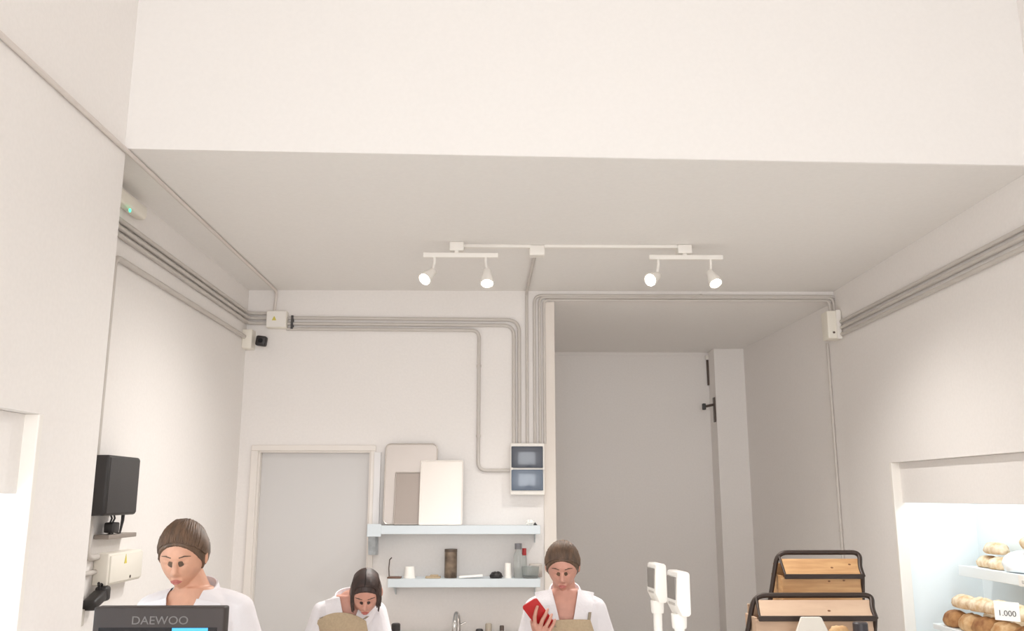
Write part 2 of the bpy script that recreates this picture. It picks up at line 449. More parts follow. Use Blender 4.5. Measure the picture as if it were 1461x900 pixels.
# dark camera beside the corner box
c = Y(377, 489, YB)
cm = thing('security_camera', 'small dark rounded camera on the back wall below junction box', 'camera', (c.x, YB, c.z))
obj('mount', lathe(B(), [(.02, 0), (.02, .012), (.01, .02), (.01, .05), (0, .05)], 20, Matrix.Rotation(PI/2, 4, 'X')), M_white, cm, True)
bm = B(); box(bm, (-.038, -.10, -.036), (.038, -.045, .036), .014, 3, Matrix.Rotation(.12, 4, 'Y')); obj('housing', bm, M_black, cm, True)
obj('lens', lathe(B(), [(.016, 0), (.016, .004), (.0, .004)], 20, Matrix.Translation((0, -.1, 0)) @ Matrix.Rotation(PI/2, 4, 'X')), M_dkglass, cm, True)
# from the junction box across the back wall
pt = zy(632, YB-.02, 752)          # top of the breaker panel
def on(px, py): 
    p = Y(px, py, yb); return Vector((p.x, yb, p.z))
x9 = J1[1].x-.004
pa = on(700, 458); za = on(600, 456).z; xa = on(741, 560).x
conduit('conduit', [(x9, yb, za+.012), (xa, yb, za), (xa, yb, pt-.004)], RP, 'upper grey conduit from the cream junction box bending down to the panel', .09)
zb = on(600, 464).z; xb = on(734, 560).x-.004
conduit('conduit', [(x9, yb, zb+.01), (xb, yb, zb), (xb, yb, pt-.004)], RP, 'middle grey conduit from the cream junction box bending down to the panel', .075)
zc2 = on(600, 471).z; xc = on(683, 560).x; q = on(710, 671)
PANX0 = Y(728, 670, 6.1).x
conduit('conduit', [(x9-.004, yb, zc2+.008), (xc, yb, zc2), (xc, yb, q.z), (PANX0+.004, yb, q.z)], RP, 'lower grey conduit with long drop entering the side of the panel', .06,
        clips=[((xc, yb, on(683, 522).z), (0, 0, 1)), ((xc, yb, on(683, 622).z), (0, 0, 1))])
b2 = B(); box(b2, (Y(416, 470, YB).x, YB-.036, zy(470, YB, 416)), (Y(419, 470, YB).x, YB-.0005, zy(451, YB, 416)), .001)
tag(obj('pipe_strap', b2, M_grey), 'dark strap over the conduits beside the cream junction box', 'strap')
# drops from above the passage to the panel
tops = [422, 424.5, 428.5]
xs = [on(763, 560).x, on(770.5, 560).x, on(777, 560).x]
bxr0, bxr1 = Y(1184, 470, 6.1), Y(1207, 470, 6.1)
xr_ends = [on(1196.5, 440).x, on(1190, 440).x, on(1184, 440).x]
ztop_box = zy(445, 6.1, 1195)
lab = ['top conduit over the passage opening between panel and right corner box', 'middle conduit over the passage opening between panel and right corner box', 'bottom conduit over the passage opening between panel and right corner box']
for i in range(3):
    zz = on(980, tops[i]).z; r = .0105
    cl = [((on(1000, 424).x, YB-r-.001, zz), (1, 0, 0))] if i == 0 else ()
    conduit('conduit', [(xs[i], YB-r-.001, pt-.004), (xs[i], YB-r-.001, zz), (xr_ends[i], YB-r-.001, zz), (xr_ends[i], YB-r-.001, ztop_box-.006)], r, lab[i], .058-.012*i, clips=cl)
# from the panel straight up to the ceiling and forward to the lamp box
xm = on(752, 560).x
lc = P(766, 355, 2, ZC)
conduit('conduit', [(xm, yb, pt-.004), (xm, yb, ZC-RP-.001), (lc.x-.008, lc.y+.03, ZC-RP-.001)], RP-.002, 'grey conduit from panel up across the ceiling to the lamp box', .05)
xm2 = on(747, 560).x
# right corner box
a, b = Y(1183, 483, 6.1), Y(1209, 444, 6.1)
jb3, E3 = jbox('junction_box', a.x-.01, a.z, XR-.001, b.z, 6.08, YB-.0005, 'beige junction box in the right corner above the passage')
obj('lid', box(B(), (a.x+.05, 6.066, a.z-.006), (XR-.012, 6.082, b.z+.004), .003, mtx=E3), M_white, jb3)
bm = B(); c = Y(1190, 474, 6.078); lathe(bm, [(.008, 0), (.008, .004), (0, .004)], 14, Matrix.Translation((c.x, 6.08, c.z)) @ Matrix.Rotation(PI/2, 4, 'X'))
bmesh.ops.transform(bm, matrix=E3, verts=bm.verts[:]); obj('screw', bm, M_brass, jb3)
# three conduits along the right wall
XPR = XR-RP-.001
for i, (py, lab) in enumerate(((322, 'upper grey conduit along the right wall'), (336, 'middle grey conduit along the right wall'), (352, 'lower grey conduit along the right wall'))):
    p = P(1461, py, 0, XPR); zz = (p.z + P(1215, 453+9*i, 0, XPR).z)/2
    conduit('conduit', [(XPR, 1.2, zz), (XPR, 6.085, zz)], RP, lab+' to the corner box', .05)
# drop below the corner box on the passage wall
xw = lambda y_: XR + (2.30-XR)*(y_-YB)/(YP-YB)
yd = 6.34
conduit('conduit', [(xw(yd)-.012, yd, zy(490, yd, 1176)), (xw(yd)-.012, yd, .9)], .011, 'grey conduit dropping down the passage wall behind the wooden bread bins', clips=[((xw(yd)-.012, yd, zy(757, yd, 1197)), (0, 0, 1))])
# ceiling cable along the left wall
cz = ZC-.012
cp = P(389, 412, 2, cz)
conduit('conduit', [(XL+.012, .6, cz), (XL+.012, YBL, cz), (cp.x+.01, YB-.02, cz), (cp.x+.0, YB-.012, Y(386, 443, YB-.01).z-.004)], .0105, 'thin pale conduit running along the top of the left wall and ceiling', .05, mat('painted conduit', (216, 208, 202), .6))

# emergency light with green led on the left wall
p0 = P(176, 296, 0, XLR+.04); p1 = P(206, 300, 0, XLR+.04)
el = thing('emergency_light', 'white emergency light with green indicator high on left wall', 'emergency light', (XLR, (3.62+p1.y)/2, p1.z-.03))
E = Matrix.Translation(el.location).inverted()
obj('body', box(B(), (XLR+.0005, 3.60, p1.z-.055), (XLR+.06, p1.y, p1.z+.015), .02, 4, mtx=E), M_cream, el, True)
g = P(186, 300, 0, XLR+.062); bm = B(); lathe(bm, [(.009, 0), (.009, .004), (0, .006)], 14, Matrix.Translation((XLR+.058, g.y, g.z)) @ Matrix.Rotation(PI/2, 4, 'Y'))
bmesh.ops.transform(bm, matrix=E, verts=bm.verts[:]); obj('indicator', bm, M_green, el, True)

# ------------------------------------------------------------------ breaker panel
a, b = Y(728, 706, 6.1), Y(777, 632, 6.1)
pn = thing('breaker_panel', 'white breaker panel with two smoked doors on the back wall', 'breaker panel', ((a.x+b.x)/2, YB, a.z))
E = Matrix.Translation(pn.location).inverted()
obj('body', box(B(), (a.x, 6.11, a.z), (b.x, YB-.0005, b.z), .008, 3, mtx=E), M_white, pn, True)
mid = zy(668.5, 6.1, 752)
for z0, z1, m in ((mid+.006, b.z-.022, M_smoke), (a.z+.03, mid-.006, M_smoke_refl)):
    d = obj('panel_door', box(B(), (a.x+.008, 6.098, z0), (b.x-.012, 6.112, z1), .005, 3, mtx=E), m, pn, True)
for sx_ in (a.x+.006, b.x-.014):
    obj('latch', box(B(), (sx_, 6.094, mid-.008), (sx_+.012, 6.112, mid+.008), .002, mtx=E), M_white, pn)

# ------------------------------------------------------------------ ceiling track lights
def cbox(px, py, label, s=.055):
    p = P(px, py, 2, ZC-.02)
    o = obj('ceiling_box', box(B(), (-s, -s*.8, -.062), (s, s*.8, -.0005), .006, 3), M_white, None, True, (p.x, p.y, ZC))
    return tag(o, label, 'lamp box'), p
cb0, pc = cbox(766, 356, 'white square box on the ceiling midway between the two lamp bars', .045)
def lamp_bar(px0, px1, py, boxpx, heads, label):
    bxp = P(boxpx[0], boxpx[1], 2, ZC-.02)
    yy = bxp.y-.03
    p0, p1 = Y(px0, py, yy), Y(px1, py+2, yy)
    e = thing('track_light', label, 'track light', (bxp.x, yy, ZC))
    E = Matrix.Translation(e.location).inverted()
    obj('ceiling_mount', box(B(), (bxp.x-.042, yy-.02, ZC-.055), (bxp.x+.042, yy+.065, ZC-.0005), .006, 3, mtx=E), M_white, e, True)
    zb = p0.z
    bm = B(); box(bm, (bxp.x-.012, yy-.008, zb), (bxp.x+.012, yy+.012, ZC-.05), .002, mtx=E); box(bm, (p0.x, yy-.014, zb-.015), (p1.x, yy+.014, zb+.013), .004, 2, mtx=E)
    obj('bar', bm, M_white, e)
    for hx, (tx, ty), aim in heads:
        jx = Y(hx, py+6, yy).x
        top = Vector((jx, yy, zb-.012))
        face = Y(tx, ty, yy-.06)
        ax = Vector(aim).normalized()
        h = thing_part = None
        bm = B(); sweep(bm, [E @ top, E @ (top-Vector((0, 0, .035)))], .008, 10)
        base = face-ax*.105
        sweep(bm, [E @ (top-Vector((0, 0, .032))), E @ (base+ax*.02)], .008, 10)
        st = obj('stem', bm, M_white, e, True)
        rot = ax.to_track_quat('Z', 'Y').to_matrix().to_4x4()
        bm = B(); lathe(bm, [(.016, 0), (.024, .008), (.027, .04), (.036, .075), (.039, .108), (.034, .108), (.031, .098), (0, .096)], 28, E @ Matrix.Translation(base) @ rot)
        sp = obj('spot_head', bm, M_white, e, True)
        bm = B(); lathe(bm, [(.030, .0975), (.028, .106), (.016, .110), (0, .111)], 24, E @ Matrix.Translation(base) @ rot)
        obj('bulb', bm, M_bulb, sp, True)
        L = bpy.data.lights.new('spot_lamp', 'SPOT'); L.energy = 72; L.spot_size = math.radians(142); L.spot_blend = 1; L.shadow_soft_size = .03; L.color = (1, .97, .93)
        lo = bpy.data.objects.new('spot_lamp', L); COL.objects.link(lo); lo.parent = e
        lo.location = E @ (face+ax*.02); lo.rotation_euler = Vector((ax.x*.62 if hx != 1014 else .14, ax.y*.25, -.9)).to_track_quat('-Z', 'Y').to_euler()
    return e
lamp_bar(604, 711, 364, (652, 352), [(620, (606, 398), (-.42, -.62, -.60)), (693, (695, 404), (.02, -.45, -.85))], 'white two spot lamp bar on the ceiling above the steel trays')
lamp_bar(926, 1031, 367, (975, 356), [(939, (928, 399), (-.55, -.66, -.42)), (1014, (1021, 404), (.18, -.55, -.80))], 'white two spot lamp bar on the ceiling before the passage')
# raceway between the boxes
for x0_, x1_, lab in ((690, 757, 'white surface raceway on the ceiling left of the middle box'), (776, 966, 'white surface raceway on the ceiling right of the middle box')):
    q0, q1 = P(x0_, 354, 2, ZC-.01), P(x1_, 356, 2, ZC-.01)
    if x0_ == 690: q0 = P(661, 354, 2, ZC-.01)
    yy = (P(652, 352, 2, ZC-.02).y+pc.y)/2
    bm = B(); box(bm, (q0.x, yy-.02, ZC-.02), (q1.x, yy+.018, ZC-.0005), .003); box(bm, (q0.x, yy+.024, ZC-.012), (q1.x, yy+.04, ZC-.0005), .003)
    tag(obj('cable_raceway', bm, M_white), lab, 'raceway')

# ------------------------------------------------------------------ things on the recessed left wall
def XLp(px, py, off=0): return P(px, py, 0, XLR+off)
# black box
w0, w1 = XLp(133, 700), XLp(195, 690, .11)
bz1, bz0 = XLp(152, 648, .12).z, XLp(150, 736, .12).z
fy = XLp(152, 700, .12).y
sp = thing('wall_speaker', 'black box speaker mounted on the left wall', 'speaker', (XLR, (fy+w1.y)/2, bz0))
E = Matrix.Translation(sp.location).inverted()
obj('cabinet', box(B(), (XLR+.012, fy, bz0), (XLR+.12, w1.y, bz1), .012, 3, mtx=E), M_black, sp, True)
obj('front_panel', box(B(), (XLR+.116, fy+.012, bz0+.01), (XLR+.124, w1.y-.012, bz1-.01), .004, 2, mtx=E), mat('charcoal grille', (66, 63, 63), .7, bump=.2, scale=300), sp, True)
obj('wall_bracket', box(B(), (XLR+.0005, fy+.06, bz0+.08), (XLR+.014, w1.y-.06, bz1-.08), .002, mtx=E), M_black, sp)
# plugs and leads under the speaker
bp = XLp(158, 752, .05)
pb = thing('power_plug', 'black plug with leads hanging below the wall speaker', 'plug', (bp.x, bp.y, bp.z))
E = Matrix.Translation(pb.location).inverted()
obj('plug_body', box(B(), (XLR+.03, bp.y-.03, bp.z-.025), (XLR+.075, bp.y+.04, bp.z+.022), .008, 3, mtx=E), M_black, pb, True)
top1, bot = bz0+.004, XLp(165, 764, .05).z
k = 0
for (ya, yc, za, zb_) in ((bp.y-.015, bp.y-.01, top1, bp.z+.02), (bp.y+.02, bp.y+.015, top1, bp.z+.02), (bp.y-.01, bp.y-.03, bp.z-.02, bot+.006), (bp.y+.01, bp.y+.005, bp.z-.02, bot+.006), (bp.y+.03, bp.y+.10, bp.z-.02, bot+.006)):
    bm = B(); sweep(bm, [E @ Vector((XLR+.05, ya, za)), E @ Vector((XLR+.056, (ya+yc)/2+.004, (za+zb_)/2)), E @ Vector((XLR+.05, yc, zb_))], .0045, 8); obj('lead', bm, M_black, pb, True)
l2 = XLp(178, 742, .06)
bm = B(); sweep(bm, [(XLR+.05, l2.y, top1), (XLR+.052, l2.y-.005, l2.z), (XLR+.05, l2.y-.02, bot+.006)], .006, 8, rad=[.009, .008, .0045])
tag(obj('audio_lead', bm, M_black, None, True), 'single dark lead hanging right of the black plug', 'cable')
s0, s1 = XLp(149, 766, .05), XLp(189, 764, .05)
ss = thing('socket_strip', 'narrow grey socket strip below the wall speaker', 'socket strip', (XLR, (s0.y+s1.y)/2, bot-.012))
E = Matrix.Translation(ss.location).inverted()
obj('body', box(B(), (XLR+.0005, s0.y, bot-.012), (XLR+.07, s1.y, bot+.008), .004, 2, mtx=E), mat('taupe plastic', (150, 140, 132), .5), ss, True)
# cream box
a0, a1 = XLp(152, 836, .07), XLp(203, 790, .07)
zt, zb_ = XLp(175, 787, .07).z, XLp(170, 832, .07).z
jb4 = thing('distribution_box', 'large cream distribution box with yellow sticker on left wall', 'junction box', (XLR, (a0.y+a1.y)/2, zb_))
E = Matrix.Translation(jb4.location).inverted()
obj('box', box(B(), (XLR+.0005, a0.y, zb_), (XLR+.07, a1.y, zt), .008, 3, mtx=E), M_cream, jb4, True)
obj('lid', box(B(), (XLR+.066, a0.y+.01, zb_+.01), (XLR+.078, a1.y-.01, zt-.01), .004, 2, mtx=E), M_cream, jb4, True)
c = XLp(180, 797, .08); bm = prism(B(), [(c.y-.014, c.z-.02), (c.y+.014, c.z-.02), (c.y, c.z+.022)], 0, XLR+.0775, XLR+.0795); bmesh.ops.transform(bm, matrix=E, verts=bm.verts[:])
obj('warning_sticker', bm, M_yel, jb4)
bm = B(); c = XLp(186, 822, .08); lathe(bm, [(.007, 0), (.007, .003), (0, .003)], 12, Matrix.Translation((XLR+.077, c.y, c.z)) @ Matrix.Rotation(PI/2, 4, 'Y')); bmesh.ops.transform(bm, matrix=E, verts=bm.verts[:]); obj('screw', bm, M_brass, jb4)
# conduits feeding that box
v0, v1 = XLp(163, 380, .012), XLp(122, 770, .012)
vz = XLp(140, 794, .012).z
yv = (v0.y+v1.y)/2
conduit('conduit', [(XPB+.003, 6.105, c0), (XPB+.003, yv, c0), (XPB+.003, yv, vz), (XPB+.003, a0.y+.004, vz)], RP+.002, 'lowest left wall conduit, turning down beside the black speaker to the cream box', .055)
vz2 = XLp(135, 817, .012).z
conduit('conduit', [(XPB, YBL-.05, vz2-.01), (XPB, a0.y+.004, vz2+.004)], .0105, 'short conduit entering the left side of the cream distribution box')
# chunky black transformer with two leads
t0 = XLp(137, 853, .05)
tr = thing('power_adapter', 'chunky black adapter hanging under the cream distribution box', 'adapter', (t0.x, t0.y, t0.z))
bm = B(); box(bm, (-.03, -.075, -.028), (.03, .045, .02), .012, 3, Matrix.Rotation(.32, 4, 'X')); obj('body', bm, M_black, tr, True)
bm = B(); box(bm, (-.028, .035, -.02), (.028, .09, .045), .014, 3); obj('plug', bm, M_black, tr, True)
E = Matrix.Translation(tr.location).inverted()
for yy in (.03, .06):
    bm = B(); sweep(bm, [Vector((0, yy+.01, .02)), Vector((-.005, yy-.005, .06)), Vector((0, yy-.012, zb_-t0.z+.004))], .006, 8); obj('lead', bm, M_black, tr, True)
s = XLp(113, 882, .03)
tag(obj('wall_socket', box(B(), (XLR+.0005, 3.60, s.z-.035), (XLR+.04, s.y+.03, s.z+.035), .006, 3), mat('grey box plastic', (205, 200, 192), .5), None, True), 'grey socket low on the left wall beside the display', 'socket')

# ------------------------------------------------------------------ shelves on the back wall
YS = YB-.22
def shelf(px0, px1, pyt, pyb, label, upright=False):
    a = Y(px0, pyb, YS); b = Y(px1, pyt, YS); zt = b.z
    e = thing('wall_shelf', label, 'shelf', ((a.x+b.x)/2, YB, zt))
    E = Matrix.Translation(e.location).inverted()
    x1 = b.x
    bm = B(); box(bm, (a.x, YS+.004, zt-.014), (x1, YB-.0005, zt), .001, mtx=E); obj('shelf_board', bm, M_shelf, e)
    bm = B(); box(bm, (a.x, YS, a.z), (x1, YS+.006, zt+.002), .002, mtx=E); obj('front_lip', bm, M_shelf, e)
    return e, E, a.x, x1, zt
sh1, ES1, ux0, ux1, UZ = shelf(534, 771, 750, 762, 'upper pale shelf holding the leaning steel trays')
sh2, ES2, lx0, lx1, LZ2 = shelf(553, 771, 826, 838, 'lower pale blue shelf holding bottles and cups')
# end bracket and end plate at the door side
b0, b1 = Y(524, 794, YS+.02), Y(541, 650, YS+.02)
bm = B()
box(bm, (b0.x, YB-.03, b0.z), (b1.x-.012, YB-.0005, zy(645, YB, 532)), .003, mtx=ES1)
obj('upright', bm, mat('white enamel', (222, 220, 220), .4), sh1)
bm = B(); prism(bm, [(YB-.03, b0.z), (YB-.16, b0.z+.01), (YS+.02, UZ-.014), (YB-.03, UZ-.014)], 0, b0.x, b1.x-.012); bmesh.ops.transform(bm, matrix=ES1, verts=bm.verts[:]); obj('end_bracket', bm, M_galv, sh1)
bm = B(); box(bm, (b0.x-.004, YS-.004, UZ-.07), (b1.x+.03, YS+.004, UZ+.012), .003, mtx=ES1); obj('lip_end', bm, M_shelf, sh1)
for e_, E_, xs_, zt_ in ((sh1, ES1, (ux1-.03,), UZ), (sh2, ES2, (lx0+.03, lx1-.03), LZ2)):
    for xx in xs_:
        bm = B(); prism(bm, [(YB-.0005, zt_-.013), (YS+.02, zt_-.013), (YS+.02, zt_-.03), (YB-.0005, zt_-.12)], 0, xx-.003, xx+.003); bmesh.ops.transform(bm, matrix=E_, verts=bm.verts[:]); obj('bracket', bm, M_shelf, e_)
# steel trays leaning on the wall
def tray(px0, px1, pyt, yfoot, ytop, m, rim, label, r=.03):
    x0, x1 = xy(px0, yfoot), xy(px1, yfoot); h = zy(pyt, ytop, px0)-UZ
    L = math.hypot(h, ytop-yfoot); ang = -math.atan2(ytop-yfoot, h)
    o = thing('steel_tray', label, 'tray', ((x0+x1)/2, yfoot, UZ+.0025)); o.rotation_euler = (ang, 0, 0)
    w = (x1-x0)/2
    obj('sheet', prism(B(), rrect(-w, 0, w, L, r), 1, 0, .004), m, o)
    pts = [(p[0], -.001, p[1]) for p in rrect(-w+.004, .004, w-.004, L-.004, r)]; pts.append(pts[0])
    bm = B(); sweep(bm, pts, .0045, 8); obj('rim', bm, rim, o, True)
    return o
tray(547, 623, 633, 6.12, 6.17, M_steel2, M_steel, 'tallest steel tray, at the back of the three leaning trays', .035)
tray(562, 603, 674, 6.08, 6.14, mat('dark steel', (160, 150, 143), .5, 1), M_steel2, 'darkest steel tray, between the tall and the shiny one', .006)
tray(598, 660, 657, 6.04, 6.12, M_steel, mat('bright rim', (236, 230, 224), .4), 'shiny bright steel tray, in front of the other two', .008)
# crumpled thing at the right end of the upper shelf
c = Y(756, 748, 6.06)
bm = B(); blob(bm, (0, 0, .018), (.03, .025, .02), 10, nz=.5, nsc=7, seed=4); bl = obj('paper_ball', bm, M_paper, None, False, (c.x, 6.06, UZ)); tag(bl, 'crumpled white wrapper on the right end of upper shelf', 'wrapper')
bm = B(); prism(bm, [(-.028, 0), (.034, 0), (.012, .03), (-.004, .036)], 1, .028, .05); tag(obj('dark_clip', bm, M_grey, None, False, (c.x+.018, 6.06, UZ)), 'small dark clip behind the crumpled white wrapper', 'clip')
# things on the lower shelf
def put(px, d=6.08): return (xy(px, d, 815), d, LZ2)
def cup(px, w, pyt, label):
    d = 6.07; h = zy(pyt, d, px)-LZ2; r = w/2*d/F*1.02
    bm = B(); lathe(bm, [(r*1.08, 0), (r*1.08, .008), (r, .01), (r*.84, h*.93), (r*.78, h), (0, h)], 26)
    o = obj('foam_cup', bm, M_white, None, True, put(px, d)); return tag(o, label, 'cup', 'white cups on the lower shelf')
cup(584.5, 15, 808, 'white upturned cup at the left of the lower shelf')
cup(724.5, 10, 803, 'slim white cup beside the clear bottle on the lower shelf')
h = zy(783, 6.08, 643)-LZ2; r = 8.6*6.08/F
cn = thing('storage_tin', 'tall dark patterned tin in the middle of the lower shelf', 'tin', put(643))
obj('body', lathe(B(), [(r*.96, 0), (r, .004), (r, h*.9), (r*.98, h*.9)], 30), M_can, cn, True)
obj('lid', lathe(B(), [(r*1.02, h*.9), (r*1.02, h), (r*.9, h), (0, h-.004)], 30), mat('brown lid', (84, 70, 58), .4), cn, True)
def bottle(px, w, pyt, capm, caph, label, m=M_clear, neck=.45, d=6.08, cap_r=1.25):
    h = zy(pyt, d, px)-LZ2; r = w/2*d/F
    e = thing('bottle', label, 'bottle', put(px, d), 0, 'bottles on the lower shelf')
    obj('body', lathe(B(), [(r*.9, 0), (r, .006), (r, h*.6), (r*.9, h*.68), (r*neck, h*.78), (r*neck, h-caph*.5), (0, h-caph*.5)], 24), m, e, True)
    obj('cap', lathe(B(), [(r*neck*cap_r, h-caph), (r*neck*cap_r, h), (0, h)], 20), capm, e, True)
    return e
bottle(739.5, 12.5, 775, M_gcap, .038, 'clear bottle with grey cap on the lower shelf', neck=.62)
bottle(748, 7, 782, M_redcap, .045, 'slim bottle with red cap on the lower shelf', neck=.7, d=6.12, cap_r=1.2)
# glass dish at the right end
p = put(757, 6.05); bm = B()
lathe(bm, [(.048, 0), (.056, .02), (.060, .075), (.056, .075), (.052, .022), (0, .012)], 28)
tag(obj('glass_dish', bm, M_clear, None, True, p), 'clear glass dish at the right end of the lower shelf', 'dish')
p = put(768, 6.14); bm = B(); box(bm, (-.05, -.03, 0), (.035, .03, .085), .004); tag(obj('small_carton', bm, mat('taupe card', (150, 136, 128), .6, scale=14, rgb2=(206, 198, 190)), None, False, (p[0]-.01, p[1], p[2])), 'small taupe patterned carton behind the glass dish', 'carton')
# dark strainer bulb, white packet, beige pads, dark mat, wire
p = put(708, 6.05); bm = B(); blob(bm, (0, 0, .016), (.042, .036, .026), 12, nz=.3, nsc=9, seed=3); tag(obj('scouring_pad', bm, M_black, None, True, p), 'black scouring pad lying on the lower shelf', 'scouring pad')
p = put(674, 6.05); bm = B(); box(bm, (-.09, -.03, 0), (.07, .03, .014), .006, 3, Matrix.Translation((0, 0, .006)) @ Matrix.Rotation(-.07, 4, 'Y')); tag(obj('paper_packet', bm, M_paper, None, True, p), 'flat white packet lying right of the dark tin', 'packet')
p = put(618, 6.06); bm = B(); box(bm, (-.05, -.03, 0), (.05, .03, .012), .004, 2); box(bm, (-.02, -.02, .012), (.035, .02, .022), .004, 2); tag(obj('folded_cloth', bm, M_apron, None, True, p), 'folded beige cloth left of the dark tin', 'cloth')
p = put(563, 6.06); bm = B(); box(bm, (-.045, -.04, 0), (.045, .04, .01), .003, 2); tag(obj('brown_tray', bm, mat('brown plastic', (112, 84, 70), .5), None, True, p), 'flat brown dish at the left end of the lower shelf', 'dish')
p = put(555.5, 6.1); bm = B(); sweep(bm, [(0, 0, 0), (-.004, 0, .06), (.0, 0, .115), (.014, 0, .13)], .004, 8); tag(obj('wire_hook', bm, M_brass, None, True, p), 'thin bent wire standing at the shelf end near the door', 'hook')

# sink counter under the shelves with tap and bottles
SKZ = .86
sk = thing('sink_counter', 'steel topped sink counter under the shelves', 'counter', ((.3-.95)/2, 5.95, 0))
E = Matrix.Translation(sk.location).inverted()
obj('cabinet', box(B(), (-.93, 5.70, .0), (.30, YB-.001, SKZ-.03), .003, mtx=E), M_white, sk)
obj('worktop', box(B(), (-.95, 5.66, SKZ-.03), (.32, YB-.001, SKZ), .004, mtx=E), M_steel2, sk)
fp = Y(651, 883, 5.98)
fa = thing('tap', 'chrome arched tap at the sink under the shelves', 'tap', (fp.x, 6.04, SKZ))
zz = fp.z-SKZ
obj('base', lathe(B(), [(.026, 0), (.026, .02), (.018, .03), (0, .03)], 24), M_chrome, fa, True)
bm = B(); sweep(bm, fillet([(.012, 0, .02), (.012, 0, zz-.01), (0, -.05, zz+.045), (-.008, -.12, zz-.02), (-.008, -.12, zz-.07)], .06), .0155, 14); obj('spout', bm, M_chrome, fa, True)
bm = B(); sweep(bm, [(.015, 0, .06), (.06, 0, .08)], .007, 10); obj('lever', bm, M_chrome, fa, True)
def sbottle(px, pyt, w, capm, bodym, caph, label, name='bottle', d=5.95):
    t = Y(px, pyt, d); h = t.z-SKZ; r = w/2*d/F
    e = thing(name, label, 'bottle', (t.x, d, SKZ), 0, 'bottles by the sink')
    obj('body', lathe(B(), [(r*1.15, 0), (r*1.25, .006), (r*1.25, h*.4), (r*.9, h-caph), (0, h-caph)], 22), bodym, e, True)
    obj('cap', lathe(B(), [(r, h-caph), (r, h-.006), (r*.8, h), (0, h)], 20), capm, e, True)
sbottle(565, 889, 12, M_black, M_white, .045, 'bottle with black cap at the sink beside bowed person')
sbottle(684, 897, 10, M_black, M_black, .02, 'low black bottle at the sink right of the tap')
sbottle(697, 889, 9, mat('olive grey cap', (158, 148, 134), .5), M_cream, .06, 'bottle with olive grey cap at the sink')
sbottle(716, 892, 6, M_brass, M_clear, .03, 'slim bottle with bronze cap at the sink')

# passage wall fitting
pf = Y(1019, 585, 8.2)
xf = px0
lt = thing('wall_latch', 'dark metal latch on the side of the passage pilaster', 'latch', (xf, 8.33, pf.z))
E = Matrix.Translation(lt.location).inverted()
yl = 8.30
pz1, pz0 = zy(567, yl, 1019), zy(602, yl, 1019)
obj('plate', box(B(), (xf-.012, yl-.03, pz0), (xf-.0005, yl+.03, pz1), .002, mtx=E), M_brass, lt)
k0 = Y(1005, 580, yl)
bm = B(); sweep(bm, [E @ Vector((xf-.008, yl, k0.z+.02)), E @ Vector((k0.x, yl, k0.z))], .012, 12); obj('arm', bm, M_brass, lt, True)
bm = B(); box(bm, (k0.x-.02, yl-.02, k0.z-.03), (k0.x+.012, yl+.02, k0.z+.03), .006, 2, mtx=E); obj('knob', bm, M_grey, lt, True)
r0, r1 = Y(1010, 513, 8.46), Y(1012, 549, 8.46)
bm = B(); sweep(bm, [(r0.x, 8.485, ZP-.06), (r1.x, 8.485, r1.z)], .012, 10)
rod = tag(obj('hanging_rod', bm, M_brass, None, True), 'short dark rod hanging beside the passage pilaster', 'rod')
bm = B(); box(bm, (r0.x-.02, 8.46, ZP-.075), (r0.x+.02, YP-.0005, ZP-.0305), .003); obj('clip', bm, M_white, rod)

# ------------------------------------------------------------------ counters (below the frame)
CZ = .98
ct = thing('service_counter', 'long pale service counter carrying the display and scales', 'counter', (-.1, 2.62, 0))
E = Matrix.Translation(ct.location).inverted()
obj('body', box(B(), (-1.55, 2.28, 0), (1.30, 2.82, CZ-.035), .004, mtx=E), M_count, ct)
obj('top', box(B(), (-1.58, 2.22, CZ-.035), (1.34, 2.85, CZ), .006, 2, mtx=E), M_white, ct)
BZ = .92
bt = thing('bread_table', 'table carrying the wooden bread bins at right', 'table', (1.72, 4.6, 0))
E = Matrix.Translation(bt.location).inverted()
obj('tabletop', box(B(), (1.16, 4.0, BZ-.03), (2.36, 5.2, BZ), .004, mtx=E), M_white, bt)
for x in (1.2, 2.32):
    for y in (4.04, 5.16): obj('leg', box(B(), (x-.02, y-.02, 0), (x+.02, y+.02, BZ-.029), .002, mtx=E), M_galv, bt)

# monitor ------------------------------------------------------------------
YM = 2.50
a, b = Y(134, 866, YM), Y(321, 868, YM)
mh = .27; zt = a.z
mn = thing('till_display', 'black till display on the counter in front of a person', 'display', ((a.x+b.x)/2, YM+.03, CZ))
E = Matrix.Translation(mn.location).inverted()
obj('housing', box(B(), (a.x, YM, zt-mh), (b.x, YM+.045, zt), .006, 3, mtx=E), mat('display housing', (58, 50, 48), .6), mn, True)
sc0 = zy(895, YM, 270)
obj('screen', box(B(), (a.x+.018, YM-.0015, zt-mh+.018), (b.x-.018, YM+.002, sc0), .0005, mtx=E), M_dkglass, mn)
q0, q1 = Y(246, 895, YM), Y(297, 895, YM)
blw = obj('lit_window', box(B(), (q0.x, YM-.0028, sc0-.09), (q1.x, YM-.0012, sc0-.001), 0, mtx=E), M_blue, mn); blw['label'] = 'lit blue window on the dark screen'
c = Y(228, 885.5, YM-.001)
text_mesh('DAEWOO', .030, M_brand, 'brand_lettering', mn, Matrix.Translation(E @ Vector((c.x, YM-.0005, c.z))) @ Matrix.Rotation(PI/2, 4, 'X'), .0006, 1.12)
obj('stand', box(B(), ((a.x+b.x)/2-.03, YM+.02, CZ+.012), ((a.x+b.x)/2+.03, YM+.04, zt-mh+.03), .003, mtx=E), M_black, mn)
obj('foot', box(B(), ((a.x+b.x)/2-.11, YM-.06, CZ), ((a.x+b.x)/2+.11, YM+.12, CZ+.014), .005, 2, mtx=E), M_black, mn)

